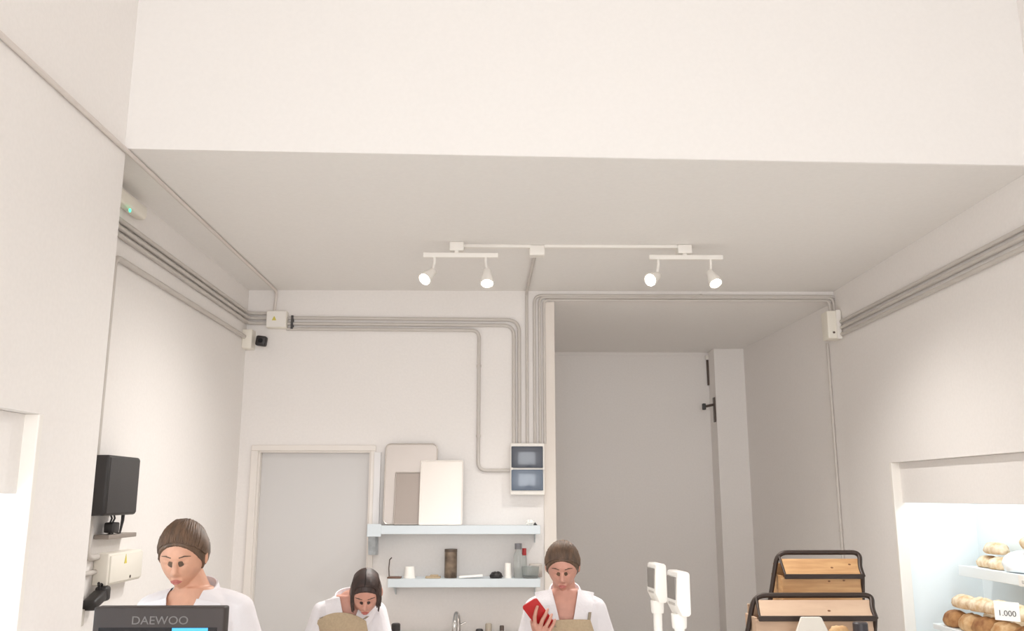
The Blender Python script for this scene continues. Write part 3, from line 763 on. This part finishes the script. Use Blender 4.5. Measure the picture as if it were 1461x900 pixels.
# weighing scales --------------------------------------------------------------
def scale(pxc, pyt, pyb, d, label, sc_, rz):
    t = Y(pxc, pyt, d); h = t.z-zy(pyb, d, pxc)
    e = thing('weighing_scale', label, 'scale', (t.x, d, CZ))
    R = Matrix.Rotation(rz, 4, 'Z')
    Z1 = t.z-CZ; Z0 = Z1-h
    tk, wd = .038*sc_, .085*sc_
    # local head: screen faces -X (before turning), thickness along X, width along Y
    hd = B()
    prof = [(-tk/2, Z0+.03*sc_), (-tk/2+.004, Z1-.004), (-tk/2+.008, Z1), (tk/2-.006, Z1+.0), (tk/2, Z1-.006), (tk/2, Z0+.006), (tk/2-.006, Z0), (-tk/2+.014*sc_, Z0)]
    prism(hd, prof, 1, -wd/2, wd/2, .0025)
    bmesh.ops.transform(hd, matrix=R, verts=hd.verts[:])
    head = obj('display_head', hd, M_white, e, True)
    b_ = B(); box(b_, (-tk/2-.0015, -wd/2+.010*sc_, Z0+.36*h), (-tk/2+.004, wd/2-.010*sc_, Z1-.12*h), .002, 2, R); obj('screen', b_, M_lcd, head)
    b_ = B(); box(b_, (-tk/2-.001, -wd/2+.016*sc_, Z0+.03*sc_), (-tk/2+.004, wd/2-.016*sc_, Z0+.27*h), .004, 2, R); obj('key_panel', b_, mat('pale grey plastic', (188, 182, 174), .5), head)
    b_ = B(); lathe(b_, [(.018*sc_, Z0-.034*sc_), (.0195*sc_, Z0-.03*sc_), (.021*sc_, Z0+.004)], 24); obj('collar', b_, M_white, e, True)
    b_ = B(); lathe(b_, [(.014*sc_, .05), (.0135*sc_, Z0-.03*sc_)], 20); obj('pole', b_, M_white, e, True)
    b_ = B(); box(b_, (-.14, -.20, .012), (.14, .05, .07), .012, 3); obj('body', b_, M_white, e, True)
    b_ = B(); box(b_, (-.13, -.19, .07), (.13, -.03, .085), .006, 2); obj('pan', b_, M_steel, e, True)
    for x in (-.11, .11):
        for y in (-.17, .02): obj('foot', lathe(B(), [(.014, 0), (.014, .014), (0, .014)], 12, Matrix.Translation((x, y, 0))), M_black, e, True)
RZ = math.radians(62)
scale(936, 803, 858, 2.86, 'white weighing scale with taller and farther display head', 1.0, math.radians(8))
scale(966.5, 814, 877, 2.50, 'white weighing scale with the lower and nearer display head', 1.02, math.radians(8))

# wooden bread bins ----------------------------------------------------------------
def bin_(pxl, pxr, py_top, py_lidtop, py_bar, py_bot, d, mw, label, legx, arch=(0, 0), knots=()):
    """arch frame behind, sloped board, front bar, front board"""
    a, b = Y(pxl, py_bar, d), Y(pxr, py_bar, d)
    zb = a.z; x0, x1 = a.x, b.x
    dep = .20
    zl = zy(py_lidtop, d+.07, (pxl+pxr)/2)
    e = thing('bread_bin', label, 'bread bin', ((x0+x1)/2, d+.1, BZ), 0, 'wooden bread bins')
    E = Matrix.Translation(e.location).inverted()
    zt = zy(py_top, d+.10, (pxl+pxr)/2)
    A0, A1 = xy(arch[0], d+.10, py_top), xy(arch[1], d+.10, py_top)
    L0 = xy(legx, d+.10, py_bot)
    r = .0125
    zlow = BZ
    slope = (A0-L0)/(zt-zy(py_bot, d+.10, legx))
    bm = B(); sweep(bm, [E @ p for p in fillet([(A0-slope*(zt-zlow), d+.10, zlow), (A0, d+.10, zt), (A1, d+.10, zt), (x1+.004, d+.04, zb+.04), (x1+.002, d, zb)], .055)], r, 12)
    sweep(bm, [E @ Vector((A0+.006, d+.09, zl+.01)), E @ Vector((x0+.004, d, zb))], r*.5, 10)
    sweep(bm, [E @ Vector((x1, d, zb)), E @ Vector((x1+.01, d+.1, zlow))], r*.8, 10)
    obj('frame', bm, M_iron, e, True)
    bm = B(); box(bm, (x0-.002, d-.010, zb-.013), (x1+.006, d+.006, zb+.011), .003, 2, mtx=E); obj('front_bar', bm, M_iron, e)
    # sloped board
    bm = B(); q = [(d+.004, zb+.008), (d+.078, zl), (d+.092, zl-.006), (d+.018, zb)]
    t = bmesh.new()
    lo = [t.verts.new((x0+.006+(A0-x0+.008)*(1 if i in (1, 2) else 0), y, z)) for i, (y, z) in enumerate(q)]
    hi = [t.verts.new((x1-.004-(x1-A1+.010)*(1 if i in (1, 2) else 0), y, z)) for i, (y, z) in enumerate(q)]
    t.faces.new(lo); t.faces.new(hi[::-1])
    for k in range(4): t.faces.new((lo[k], hi[k], hi[(k+1) % 4], lo[(k+1) % 4]))
    merge(bm, t, E); obj('sloped_board', bm, mw, e)
    # lower box
    bm = B(); box(bm, (x0-.012, d+.012, BZ), (x1-.006, d+.026, zb-.008), .002, mtx=E); fb = obj('front_board', bm, mw, e)
    bm = B()
    for xx in (x0-.012, x1-.018): box(bm, (xx, d+.026, BZ), (xx+.012, d+dep, zb), .002, mtx=E)
    box(bm, (x0, d+dep-.012, BZ), (x1-.018, d+dep, zl-.03), .002, mtx=E)
    obj('side_board', bm, mw, e)
    for (kx, ky) in knots:
        on_slope = ky < py_bar
        if on_slope:
            f = (py_bar-ky)/(py_bar-py_lidtop); yy = d+.004+.074*f-.002; zz = zb+.008+(zl-zb-.008)*f
            mt = Matrix.Translation(E @ Vector((xy(kx, yy, ky), yy, zz))) @ Matrix.Rotation(PI/2-math.atan2(.074, zl-zb), 4, 'X')
        else:
            p = Y(kx, ky, d+.0115); mt = Matrix.Translation(E @ Vector((p.x, d+.0125, p.z))) @ Matrix.Rotation(PI/2, 4, 'X')
        bm = B(); lathe(bm, [(.005, 0), (.004, .0012), (0, .0014)], 12, mt @ Matrix.Diagonal((1.5, 1, 1, 1))); obj('knot', bm, M_knot, e)
    return e
bin_(1120, 1231, 788, 797, 822, 848, 4.75, M_wood, 'upper wooden bread bin in a dark tube frame, behind the other', 1100, (1109, 1227), [(1187, 811), (1212, 806), (1183, 829), (1204, 828)])
bin_(1083, 1249, 849, 856, 882, 900, 4.32, M_wood2, 'lower and nearer pale wooden bread bin in dark tube frame', 1067, (1076, 1244), [(1183, 873)])
# card, loaf and dark bottle before the lower bin
c = Y(1158, 900, 4.2)
t = bmesh.new(); bm = B()
zt = zy(880, 4.2, 1158)-BZ
prism(bm, [(-.095, 0), (.095, 0), (.082, zt*.72), (.046, zt), (-.044, zt), (-.078, zt*.72)], 1, -.012, .012, .004)
tag(obj('paper_bag', bm, mat('white paper', (222, 216, 206), .8, bump=.3, scale=12), None, False, (c.x, 4.2, BZ)), 'white paper bag standing before the lower bread bin', 'paper bag')
c = Y(1197, 892, 4.24); o = loaf('bread_loaf', (c.x, 4.24, BZ), (.085, .05, .145), .1, M_crust, 'brown loaf standing between the white bag and dark bottle', 'bread', None, 31, slashes=0)
o.scale.z = (c.z-BZ)/.215
d = 4.16; tp = Y(1227, 887, d); h = tp.z-BZ
bo = thing('dark_bottle', 'dark bottle standing before the right end of lower bin', 'bottle', (tp.x, d, BZ))
obj('body', lathe(B(), [(.036, 0), (.039, .008), (.039, h*.72), (.030, h*.9), (0, h*.9)], 24), mat('dark blue grey', (66, 62, 70), .35), bo, True)
obj('cap', lathe(B(), [(.033, h*.84), (.033, h-.006), (.027, h), (0, h)], 22), mat('charcoal cap', (58, 54, 58), .4), bo, True)

# ------------------------------------------------------------------ people
def capsule(bm, p0, r0, p1, r1, n=14):
    p0, p1 = Vector(p0), Vector(p1); ax = p1-p0; L = ax.length
    rot = ax.to_track_quat('Z', 'Y').to_matrix().to_4x4() if L > 1e-6 else Matrix()
    prof = []
    for k in range(6): a = -PI/2+PI/2*k/5; prof.append((max(r0*math.cos(a), 1e-4), r0*math.sin(a)))
    for k in range(6): a = PI/2*k/5; prof.append((max(r1*math.cos(a), 1e-4), L+r1*math.sin(a)))
    lathe(bm, prof, n, Matrix.Translation(p0) @ rot)
def chain(bm, pts, rad, n=14):
    for i in range(len(pts)-1): capsule(bm, pts[i], rad[i], pts[i+1], rad[i+1], n)
def loft(bm, rings, n=28):
    """rings: (cx, cy, cz, rx, ry) closed and capped"""
    t = bmesh.new(); R = []
    for (cx, cy, cz, rx, ry) in rings:
        R.append([t.verts.new((cx+rx*math.cos(2*PI*k/n), cy+ry*math.sin(2*PI*k/n), cz)) for k in range(n)])
    for a, b in zip(R, R[1:]):
        for k in range(n): t.faces.new((a[k], a[(k+1) % n], b[(k+1) % n], b[k]))
    t.faces.new(R[0][::-1]); t.faces.new(R[-1]); merge(bm, t)
def remesh(bm, voxel, smooth_it=2):
    me = bpy.data.meshes.new('tmp'); bmesh.ops.recalc_face_normals(bm, faces=bm.faces[:]); bm.to_mesh(me); bm.free()
    o = bpy.data.objects.new('tmp', me); COL.objects.link(o)
    md = o.modifiers.new('r', 'REMESH'); md.mode = 'VOXEL'; md.voxel_size = voxel
    if smooth_it:
        s = o.modifiers.new('s', 'SMOOTH'); s.factor = .5; s.iterations = smooth_it
    bpy.context.view_layer.update()
    m2 = bpy.data.meshes.new_from_object(o.evaluated_get(bpy.context.evaluated_depsgraph_get()))
    bpy.data.objects.remove(o); bpy.data.meshes.remove(me)
    out = bmesh.new(); out.from_mesh(m2); bpy.data.meshes.remove(m2)
    return out
def head_mesh(s):
    """head centred between the ears, face towards -Y; s = scale"""
    bm = B()
    t = bmesh.new(); bmesh.ops.create_uvsphere(t, u_segments=48, v_segments=32, radius=1)
    for v in t.verts:
        n = v.co.normalized(); x, y, z = n.x*.074, n.y*.094, n.z*.112
        if z < 0:
            k = 1-.34*(-n.z)**1.6; x *= k
            if y > 0: y *= 1-.45*(-n.z)
            else: y *= 1-.10*(-n.z)
        if y < 0: y = max(y, -.084)-.25*(y+.084 if y < -.084 else 0)*0
        for sx in (-1, 1):
            dd = Vector((x-sx*.031, (z-.004)*1.2)).length
            if y < -.03: y += .011*math.exp(-(dd/.015)**2)
        if y < -.03: y -= .005*math.exp(-((z-.026)/.010)**2)*math.exp(-(x/.045)**2)
        if y < -.02: y -= .010*math.exp(-((z+.096)/.02)**2)*math.exp(-(x/.03)**2)
        v.co = Vector((x, y, z))*s
    merge(bm, t)
    chain(bm, [Vector((0, -.080, .012))*s, Vector((0, -.098, -.022))*s, Vector((0, -.09, -.034))*s], [.007*s, .0115*s, .009*s])
    for sx in (-1, 1): capsule(bm, Vector((sx*.009, -.088, -.032))*s, .007*s, Vector((sx*.011, -.086, -.034))*s, .006*s)
    for zz, rr in ((-.0575, .0052), (-.0655, .0058)): capsule(bm, Vector((-.018, -.077, zz))*s, rr*s*.7, Vector((0, -.0845, zz))*s, rr*s); capsule(bm, Vector((.018, -.077, zz))*s, rr*s*.7, Vector((0, -.0845, zz))*s, rr*s)
    for sx in (-1, 1): blob(bm, Vector((sx*.031, -.0655, .0075))*s, (.0165*s, .0152*s, .0105*s), 12); blob(bm, Vector((sx*.031, -.0655, -.0065))*s, (.0160*s, .0142*s, .0075*s), 12)
    for sx in (-1, 1):
        blob(bm, Vector((sx*.076, .008, -.004))*s, (.009*s, .018*s, .031*s), 10, (0, 0, sx*.35))
    return bm
def hand_local(bm, M, curl=1.0, r=1.0, left=False):
    """relaxed hand: wrist at origin, fingers along +Z, palm facing -Y, thumb towards +X (mirrored if left)"""
    sx = -1 if left else 1
    def T(x, y, z): return M @ Vector((sx*x, y, z))
    kn = [(.030, 0, .088), (.010, .003, .094), (-.010, .002, .089), (-.028, -.002, .078)]
    ln = [(.040, .025, .020), (.045, .028, .021), (.041, .026, .020), (.032, .020, .018)]
    for k in kn: capsule(bm, T(k[0]*.55, 0, .008), .017*r, T(*k), .0115*r)
    for i, k in enumerate(kn):
        p = Vector(k); a = .25*curl; pts = [p.copy()]
        for j, l in enumerate(ln[i]):
            p = p+Vector((.05*k[0], -math.sin(a)*l, math.cos(a)*l)); pts.append(p.copy()); a += .45*curl
        chain(bm, [T(*q) for q in pts], [.0095*r, .0088*r, .0078*r, .0065*r])
    tp = [(.018, -.004, .022), (.040, -.014, .050), (.050, -.024, .080), (.048, -.034, .102)]
    chain(bm, [T(*q) for q in tp], [.015*r, .0125*r, .0105*r, .0085*r])

def surface_grid(bvh, fxy, nu, nv, off, thick, d=Vector((0, 1, 0))):
    """a cloth panel laid on the surface; fxy(u,v)->(x,z) rays from the front"""
    bm = B(); G = []
    last = 0
    for i in range(nu+1):
        row = []
        for j in range(nv+1):
            x, z = fxy(i/nu, j/nv)
            hit = bvh.ray_cast(Vector((x, -3, z)), d)
            y = hit[0].y if hit[0] else last
            last = y
            row.append([x, y-off, z])
        G.append(row)
    # even out folds so that the panel hangs like cloth
    for _ in range(6):
        H = [[c[1] for c in r] for r in G]
        for i in range(nu+1):
            for j in range(nv+1):
                nb = [H[a][b] for a, b in ((i-1, j), (i+1, j), (i, j-1), (i, j+1)) if 0 <= a <= nu and 0 <= b <= nv]
                G[i][j][1] = min(H[i][j], .5*H[i][j]+.5*sum(nb)/len(nb)) if _ < 5 else H[i][j]
    f = [[bm.verts.new(c) for c in r] for r in G]; k = [[bm.verts.new((c[0], c[1]+thick, c[2])) for c in r] for r in G]
    for i in range(nu):
        for j in range(nv):
            bm.faces.new((f[i][j], f[i+1][j], f[i+1][j+1], f[i][j+1])); bm.faces.new((k[i][j], k[i][j+1], k[i+1][j+1], k[i+1][j]))
    for i in range(nu):
        bm.faces.new((f[i][0], k[i][0], k[i+1][0], f[i+1][0])); bm.faces.new((f[i][nv], f[i+1][nv], k[i+1][nv], k[i][nv]))
    for j in range(nv):
        bm.faces.new((f[0][j], f[0][j+1], k[0][j+1], k[0][j])); bm.faces.new((f[nu][j], k[nu][j], k[nu][j+1], f[nu][j+1]))
    return bm

def person(loc, s, label, lean, head_off, head_rot, armL, armR, skin, hairm, vneck, bib, hair_style, hand_r=None, rz=0, sh=.165, shz=0, straps=True, droop=.045, apron=True):
    """local frame: feet at origin, facing -Y, x to the viewer's right. armL/armR (elbow, wrist) viewer-left / viewer-right, metres already scaled."""
    def S(x, y, z): return Vector((x*s, y*s, z*s))
    def spine(z):       # forward offset of the trunk with height
        h = max(0, z-.95); return -lean*h - .25*lean*h*h
    tr = [(.86, .150, .105), (.95, .160, .112), (1.05, .135, .098), (1.15, .130, .098), (1.24, .145, .105), (1.32, .150, .100), (1.375, .135, .082), (1.41, .095, .066), (1.435, .062, .056)]
    bm = B()
    loft(bm, [(0, spine(z)*s, z*s, rx*s, ry*s) for z, rx, ry in tr])
    nb = S(0, spine(1.40)+.012, 1.40); hc = S(*head_off)
    HM = Matrix.Translation(hc) @ Euler(head_rot).to_matrix().to_4x4()
    chain(bm, [nb, HM @ S(0, .025, -.06)], [.058*s, .052*s], 20)
    t = head_mesh(s); merge(bm, t, HM)
    shy = spine(1.36)+.012
    arms = {}
    for side, arm in ((-1, armL), (1, armR)):
        shp = S(side*sh, shy, 1.338+shz); el, wr = Vector(arm[0]), Vector(arm[1])
        arms[side] = (shp, el, wr)
        chain(bm, [S(side*.06, shy, 1.372+shz*.6), shp, el, wr], [.048*s, .047*s, .038*s, .026*s])
        capsule(bm, (el*.65+wr*.35), .038*s, wr, .026*s)
        if len(arm) > 2 and arm[2] == 'grip': arm[3](bm)
        else:
            dr = (wr-el).normalized()
            rot = dr.to_track_quat('Z', 'Y').to_matrix().to_4x4()
            hand_local(bm, Matrix.Translation(wr) @ rot, 1.0, s, side > 0)
    for side in (-1, 1):
        chain(bm, [S(side*.085, 0, .9), S(side*.095, -.01, .49), S(side*.10, .02, .09)], [.082*s, .055*s, .038*s])
        capsule(bm, S(side*.10, .03, .05), .04*s, S(side*.11, -.13, .035), .03*s)
    body = remesh(bm, .0036, 2)
    root = obj('person', body, skin, None, True); root.location = loc; root.rotation_euler = (0, 0, rz); tag(root, label, 'person')
    # coat
    bm = B()
    g = .015
    tc = [(.55, .205, .165), (.75, .190, .150), (.88, .178, .132), (.95, .178, .130), (1.05, .160, .120), (1.15, .156, .118), (1.24, .164, .124), (1.32, .166, .117), (1.375, .150, .097), (1.408, .108, .079), (1.43, .078, .07)]
    loft(bm, [(0, spine(z)*s, z*s, rx*s, ry*s) for z, rx, ry in tc])
    for side in (-1, 1):
        shp, el, wr = arms[side]
        w2 = el+(wr-el)*.88
        chain(bm, [S(side*.06, shy, 1.368+shz*.6), shp, el, w2], [.060*s, .060*s, .054*s, .042*s])
    coat = remesh(bm, .0058, 4)
    for v in coat.verts:
        q = v.co/s
        n = noise.noise(Vector((q.x*9, q.y*9, q.z*5)))*.006+noise.noise(Vector((q.x*22+4, q.y*22, q.z*13)))*.0028
        v.co += v.normal*n
    coat.normal_update()
    bvh = BVHTree.FromBMesh(coat)
    tb = B(); loft(tb, [(0, spine(z)*s, z*s, rx*s+.004, ry*s+.004) for z, rx, ry in tc]); bvt = BVHTree.FromBMesh(tb); tb.free()
    # V neckline
    vb, vt, hw, vx = vneck       # bottom z, top z, half width at the top, x shift (already scaled)
    for side in (-1, 1):
        dirv = Vector((side*hw, 0, vt-vb)); nrm = Vector((dirv.z, 0, -dirv.x)).normalized()
        bmesh.ops.bisect_plane(coat, geom=coat.verts[:]+coat.edges[:]+coat.faces[:], plane_co=Vector((vx, 0, vb)), plane_no=nrm)
    cy = spine(1.4)*s
    kill = []
    for f in coat.faces:
        c = f.calc_center_median()
        if c.z > vb and c.y < cy+.02*s and abs(c.x-vx) < hw*(c.z-vb)/(vt-vb)+1e-5 and f.normal.y < .3: kill.append(f)
    bmesh.ops.delete(coat, geom=kill, context='FACES')
    obj('coat', coat, M_coat, root, True)
    # lapels and collar
    for side in (-1, 1):
        def fx(u, v, side=side):
            # u along the edge (0 bottom), v outward
            z = vb+(vt-vb)*u*.985-.006; x = vx+side*(hw*(z-vb)/(vt-vb)-.004)
            wdt = (.012+.075*math.sin(min(1, u*1.25)*PI*.62))*s
            return x+side*wdt*v, z-.018*v*u*s
        lb = surface_grid(bvh, fx, 18, 8, .006, .004)
        obj('lapel', lb, M_coat, root, True)
    # standing collar round the back of the neck
    bm = B(); n = 30; rows = []
    for k in range(n+1):
        a = math.radians(-28+236*k/n)          # from right front round the back to left front
        r0, r1 = .074*s, .066*s
        cxn, cyn = 0, (spine(1.42)+.008)*s
        ff = math.sin(PI*k/n)
        zb_ = (1.402+.022*ff)*s; zt_ = zb_+(.018+.022*ff)*s
        row = []
        for rr, zz in ((r0, zb_), (r1, zt_), (r1+.005*s, zt_+.002), (r0+.014*s, zb_-.006)):
            row.append(bm.verts.new((cxn+rr*math.cos(a)*1.05, cyn+rr*math.sin(a), zz)))
        rows.append(row)
    for a, b in zip(rows, rows[1:]):
        for k in range(4): bm.faces.new((a[k], a[(k+1) % 4], b[(k+1) % 4], b[k]))
    bm.faces.new(rows[0]); bm.faces.new(rows[-1][::-1]); obj('collar', bm, M_coat, root, True)
    if apron:
        # apron bib and straps
        bx, bz, bw, bw2 = bib        # centre x, top z, half width at the top, half width lower
        def fa_(u, v):
            z = bz-droop*s*abs(2*u-1)**2.2*(1-v)-(bz-.62*s)*v; k = min(1, v*3.2); w = bw+(bw2-bw)*k
            dip = 0
            return bx+(2*u-1)*w, z+.012*s*math.cos((2*u-1)*PI/2)*0
        ap = surface_grid(bvt, fa_, 24, 40, .010, .004); apo = obj('apron', ap, M_apron, root, True)
        for side in ((-1, 1) if straps else ()):
            def fs(u, v, side=side):
                x0 = bx+side*(bw-.012*s); x1 = side*.112*s
                z = bz-.035*s+(1.37*s-bz)*u; x = x0+(x1-x0)*u
                return x+side*(v-.5)*.015*s, z
            st = surface_grid(bvh, fs, 14, 3, .012, .003); obj('strap', st, M_strap, apo, True)
    # trousers and shoes
    bm = B()
    for side in (-1, 1): chain(bm, [S(side*.085, 0, .86), S(side*.095, -.01, .49), S(side*.10, .018, .11)], [.095*s, .072*s, .058*s])
    obj('trousers', bm, M_trouser, root, True)
    for side in (-1, 1):
        bm = B(); capsule(bm, S(side*.10, .035, .05), .05*s, S(side*.112, -.15, .04), .04*s)
        for v in bm.verts: v.co.z = max(v.co.z, 0)
        obj('shoe', bm, M_shoe, root, True)
    # face details
    for side in (-1, 1):
        bm = B(); blob(bm, (0, 0, 0), (.0125*s,)*3, 12)
        for f in bm.faces:
            if f.calc_center_median().normalized().dot(Vector((0, -.98, -.12)).normalized()) > .945: f.material_index = 1
        e = obj('eye', bm, [M_eye, M_iris], root, True); e.data.transform(HM @ Matrix.Translation(S(side*.031, -.066, .004)))
        bm = B(); chain(bm, [S(side*.015, -.0860, .0265), S(side*.031, -.0835, .031), S(side*.049, -.071, .0265)], [.0026*s, .0026*s, .0012*s], 8)
        e = obj('eyebrow', bm, hairm, root, True); e.data.transform(HM)
    bm = B()
    for zz in (-.0575, -.0655): chain(bm, [S(-.019, -.0795, -.0615), S(-.006, -.0868, zz), S(.006, -.0868, zz), S(.019, -.0795, -.0615)], [.0015*s, .0042*s, .0042*s, .0015*s], 8)
    e = obj('lips', bm, M_lip, root, True); e.data.transform(HM)
    # hair
    bm = B(); t = bmesh.new(); bmesh.ops.create_uvsphere(t, u_segments=144, v_segments=90, radius=1)
    for v in t.verts:
        n = v.co.normalized()
        x, y, z = n.x*.081, n.y*.101+.002, n.z*.117
        if z < 0: x *= 1-.16*(-n.z); y *= (1-.30*(-n.z)) if y > 0 else 1
        hl = .060-3.0*x*x
        f_ = (z-hl)*.75+(y+.078)*.85+.0022*noise.noise(Vector((x*260, z*60, 1)))
        f_ = min(f_, z+.082)
        k = max(0, min(1, (f_+.003)/.010)); k = k*k*(3-2*k)
        strand = .012*noise.noise(Vector((math.atan2(n.x, n.z+.35)*14, n.y*1.6, 2)))+.008*noise.noise(Vector((math.atan2(n.x, n.z+.35)*40, n.y*2, 5)))
        v.co = Vector((x, y, z))*s*(.86+.14*k+strand*k)
    merge(bm, t)
    R_ = random.Random(int(s*1000))
    def onhead(n, k=1.0):
        n = n.normalized(); x, y, z = n.x*.081, n.y*.101+.002, n.z*.117
        if z < 0: x *= 1-.16*(-n.z); y *= (1-.30*(-n.z)) if y > 0 else 1
        return Vector((x, y, z))*s*k
    if hair_style == 'bun':
        blob(bm, S(0, .106, .030), (.040*s, .034*s, .038*s), 16, nz=.18, nsc=9, seed=2)
        tgt = Vector((0, .95, .28)).normalized()
        for k in range(64):                       # locks combed back to the bun
            a = -2.15+4.3*(k+.5*R_.random())/64
            x0 = math.sin(a)*.081
            st = Vector((math.sin(a), -.72*max(0, math.cos(a))**.8-.02+.25*max(0, abs(a)-1.5), .62*math.cos(a)+.02)).normalized()
            pts = []; rr = []
            for q in range(9):
                t_ = q/8; d = (st*(1-t_)+tgt*t_); d.z += .30*math.sin(PI*t_)*max(0, math.cos(a)); 
                pts.append(onhead(d, 1.0+.03*R_.random()*math.sin(PI*t_)+.035*math.sin(PI*t_))); rr.append((.0022+.0056*math.sin(PI*min(1, t_*1.1+.04))**.6)*s)
            sweep(bm, pts, .004, 6, rad=rr)
    if hair_style == 'loose':
        for side in (-1, 1):
            for k in range(58):
                t0 = k/57; y0 = -.080+.16*t0
                ph0 = .03; pts = []; rr = []
                ll = R_.uniform(.085, .130) if t0 > .12 else R_.uniform(.05, .10); jx = R_.uniform(-.006, .006)
                for q in range(11):
                    u = q/10; a = ph0+u*1.55 if u < .6 else ph0+.93
                    yy = y0*(1-.25*u)+.012*u
                    if u < .6:
                        n = Vector((side*math.sin(a), yy/.101, math.cos(a))); p_ = onhead(n, 1.02)
                        last = p_.copy()
                    else:
                        v_ = (u-.6)/.4
                        p_ = last+Vector((side*(.020*math.sin(v_*PI*.5)-.012*v_*v_)+jx*v_, -.008*v_*(1-t0), -(ll+.05)*v_))*s
                    pts.append(p_); rr.append((.0065 if u < .8 else .0065-.020*(u-.8))*s)
                sweep(bm, pts, .006, 6, rad=rr)
    e = obj('hair', bm, hairm, root, True); e.data.transform(HM)
    return root

# person behind the till display
d1 = 3.30
c = Y(281, 852, d1)
s1 = 1.0
person((c.x, d1, 0), s1, 'person in white coat standing behind the black till display', .05, (-.035, -.075, 1.545), (.34, 0, .05),
       ((-.225, -.03, 1.05), (-.17, -.19, 1.00)), ((.255, .02, 1.05), (.19, -.17, 1.00)), M_skin, M_hair, (1.20, 1.41, .062, -.02), (0, 1.08, .125, .17), 'bun', sh=.150, shz=.012, apron=False)
# person bowing over the work
d2 = 4.45
c = Y(503, 850, d2); s2 = .90
person((c.x, d2, 0), s2, 'person in white coat and beige apron bowing their head', .22, (.108, -.245, 1.462), (.62, .0, .10),
       ((-.205, -.12, .94), (-.12, -.34, .94)), ((.21, -.12, .94), (.12, -.34, .94)), M_skin2, M_hair2, (1.10, 1.295, .060, .02), (-.02, 1.222, .115, .15), 'loose', sh=.140)
# person holding the phone
d3 = 4.2
c = Y(806, 850, d3); s3 = .93; px3 = c.x
pc_ = Y(769, 878, 3.93)-Vector((px3, d3, 0))          # phone centre in the person's frame
U = Vector((-.58, -.28, .77)).normalized(); Nn = Vector((-.05, -1, -.35)); Nn = (Nn-U*Nn.dot(U)).normalized(); W = -U.cross(Nn).normalized()
if W.x < 0: W = -W
PM = Matrix((( W.x, U.x, Nn.x, pc_.x), (W.y, U.y, Nn.y, pc_.y), (W.z, U.z, Nn.z, pc_.z), (0, 0, 0, 1)))
def grip(bm):
    T = lambda a, b, c_: PM @ Vector((a, b, c_))
    kn = [(-.030, -.012, .030), (-.022, -.036, .034), (-.019, -.060, .034), (-.020, -.083, .030)]
    for k in kn: capsule(bm, T(-.048+(k[0]+.024)*.4, -.125+.1*(k[1]+.05), .030), .018, T(*k), .0125)
    fg = [[(-.030, -.012, .030), (-.010, .018, .026), (.008, .034, .018), (.022, .044, .0135)],
          [(-.022, -.036, .034), (.008, -.012, .030), (.034, -.002, .018), (.046, .001, -.002)],
          [(-.019, -.060, .034), (.012, -.040, .030), (.036, -.031, .018), (.0465, -.028, -.002)],
          [(-.020, -.083, .030), (.010, -.067, .027), (.032, -.060, .016), (.0445, -.056, -.001)]]
    for f in fg: chain(bm, [T(*q) for q in f], [.0094, .0088, .0078, .0066])
    chain(bm, [T(-.050, -.105, .024), T(-.057, -.066, .008), T(-.052, -.034, -.006), T(-.044, -.010, -.013)], [.0155, .013, .0105, .0085])
wr = PM @ Vector((-.055, -.15, .028))
person((px3, d3, 0), s3, 'person in white coat and beige apron holding a red phone', .04, (-.015, -.075, 1.545), (.40, 0, -.10),
       ((-.205, -.03, 1.01), wr, 'grip', grip), ((.212, .01, 1.02), (.17, -.19, .95)), M_skin2, M_hair, (1.06, 1.345, .066, -.004), (.02, 1.215, .085, .15), 'bun', sh=.142, droop=.006)
ph = thing('phone', 'red phone held in the hand of the person before passage', 'phone', Vector((px3, d3, 0))+pc_)
ph.rotation_euler = PM.to_3x3().to_euler()
bm = B(); prism(bm, rrect(-.037, -.075, .037, .075, .010), 2, -.004, .0045, .0012); obj('case', bm, M_red, ph, True)
bm = B(); prism(bm, rrect(-.033, -.071, .033, .071, .008), 2, -.0052, -.0038); obj('screen', bm, M_dkglass, ph)

# ------------------------------------------------------------------ light
wd = bpy.data.worlds.new('World'); SC.world = wd; wd.use_nodes = True
bg = wd.node_tree.nodes['Background']; bg.inputs[0].default_value = (.93, .96, 1, 1); bg.inputs[1].default_value = 1.0
L = bpy.data.lights.new('shopfront_daylight', 'AREA'); L.shape = 'RECTANGLE'; L.size = WX1-WX0-.1; L.size_y = WZ1-WZ0-.1; L.energy = 172; L.color = (.99, .985, .99)
lo = bpy.data.objects.new('shopfront_daylight', L); COL.objects.link(lo)
lo.location = ((WX0+WX1)/2, YF+.02, (WZ0+WZ1)/2); lo.rotation_euler = (PI/2, 0, 0)

SC.view_settings.view_transform = 'Standard'; SC.view_settings.look = 'None'
SC.view_settings.gamma = 1; SC.view_settings.exposure = .03; SC.view_settings.use_curve_mapping = False
SC.cycles.max_bounces = 10; SC.cycles.diffuse_bounces = 7
SC.cycles.use_denoising = True
SC.cycles.sample_clamp_indirect = 6
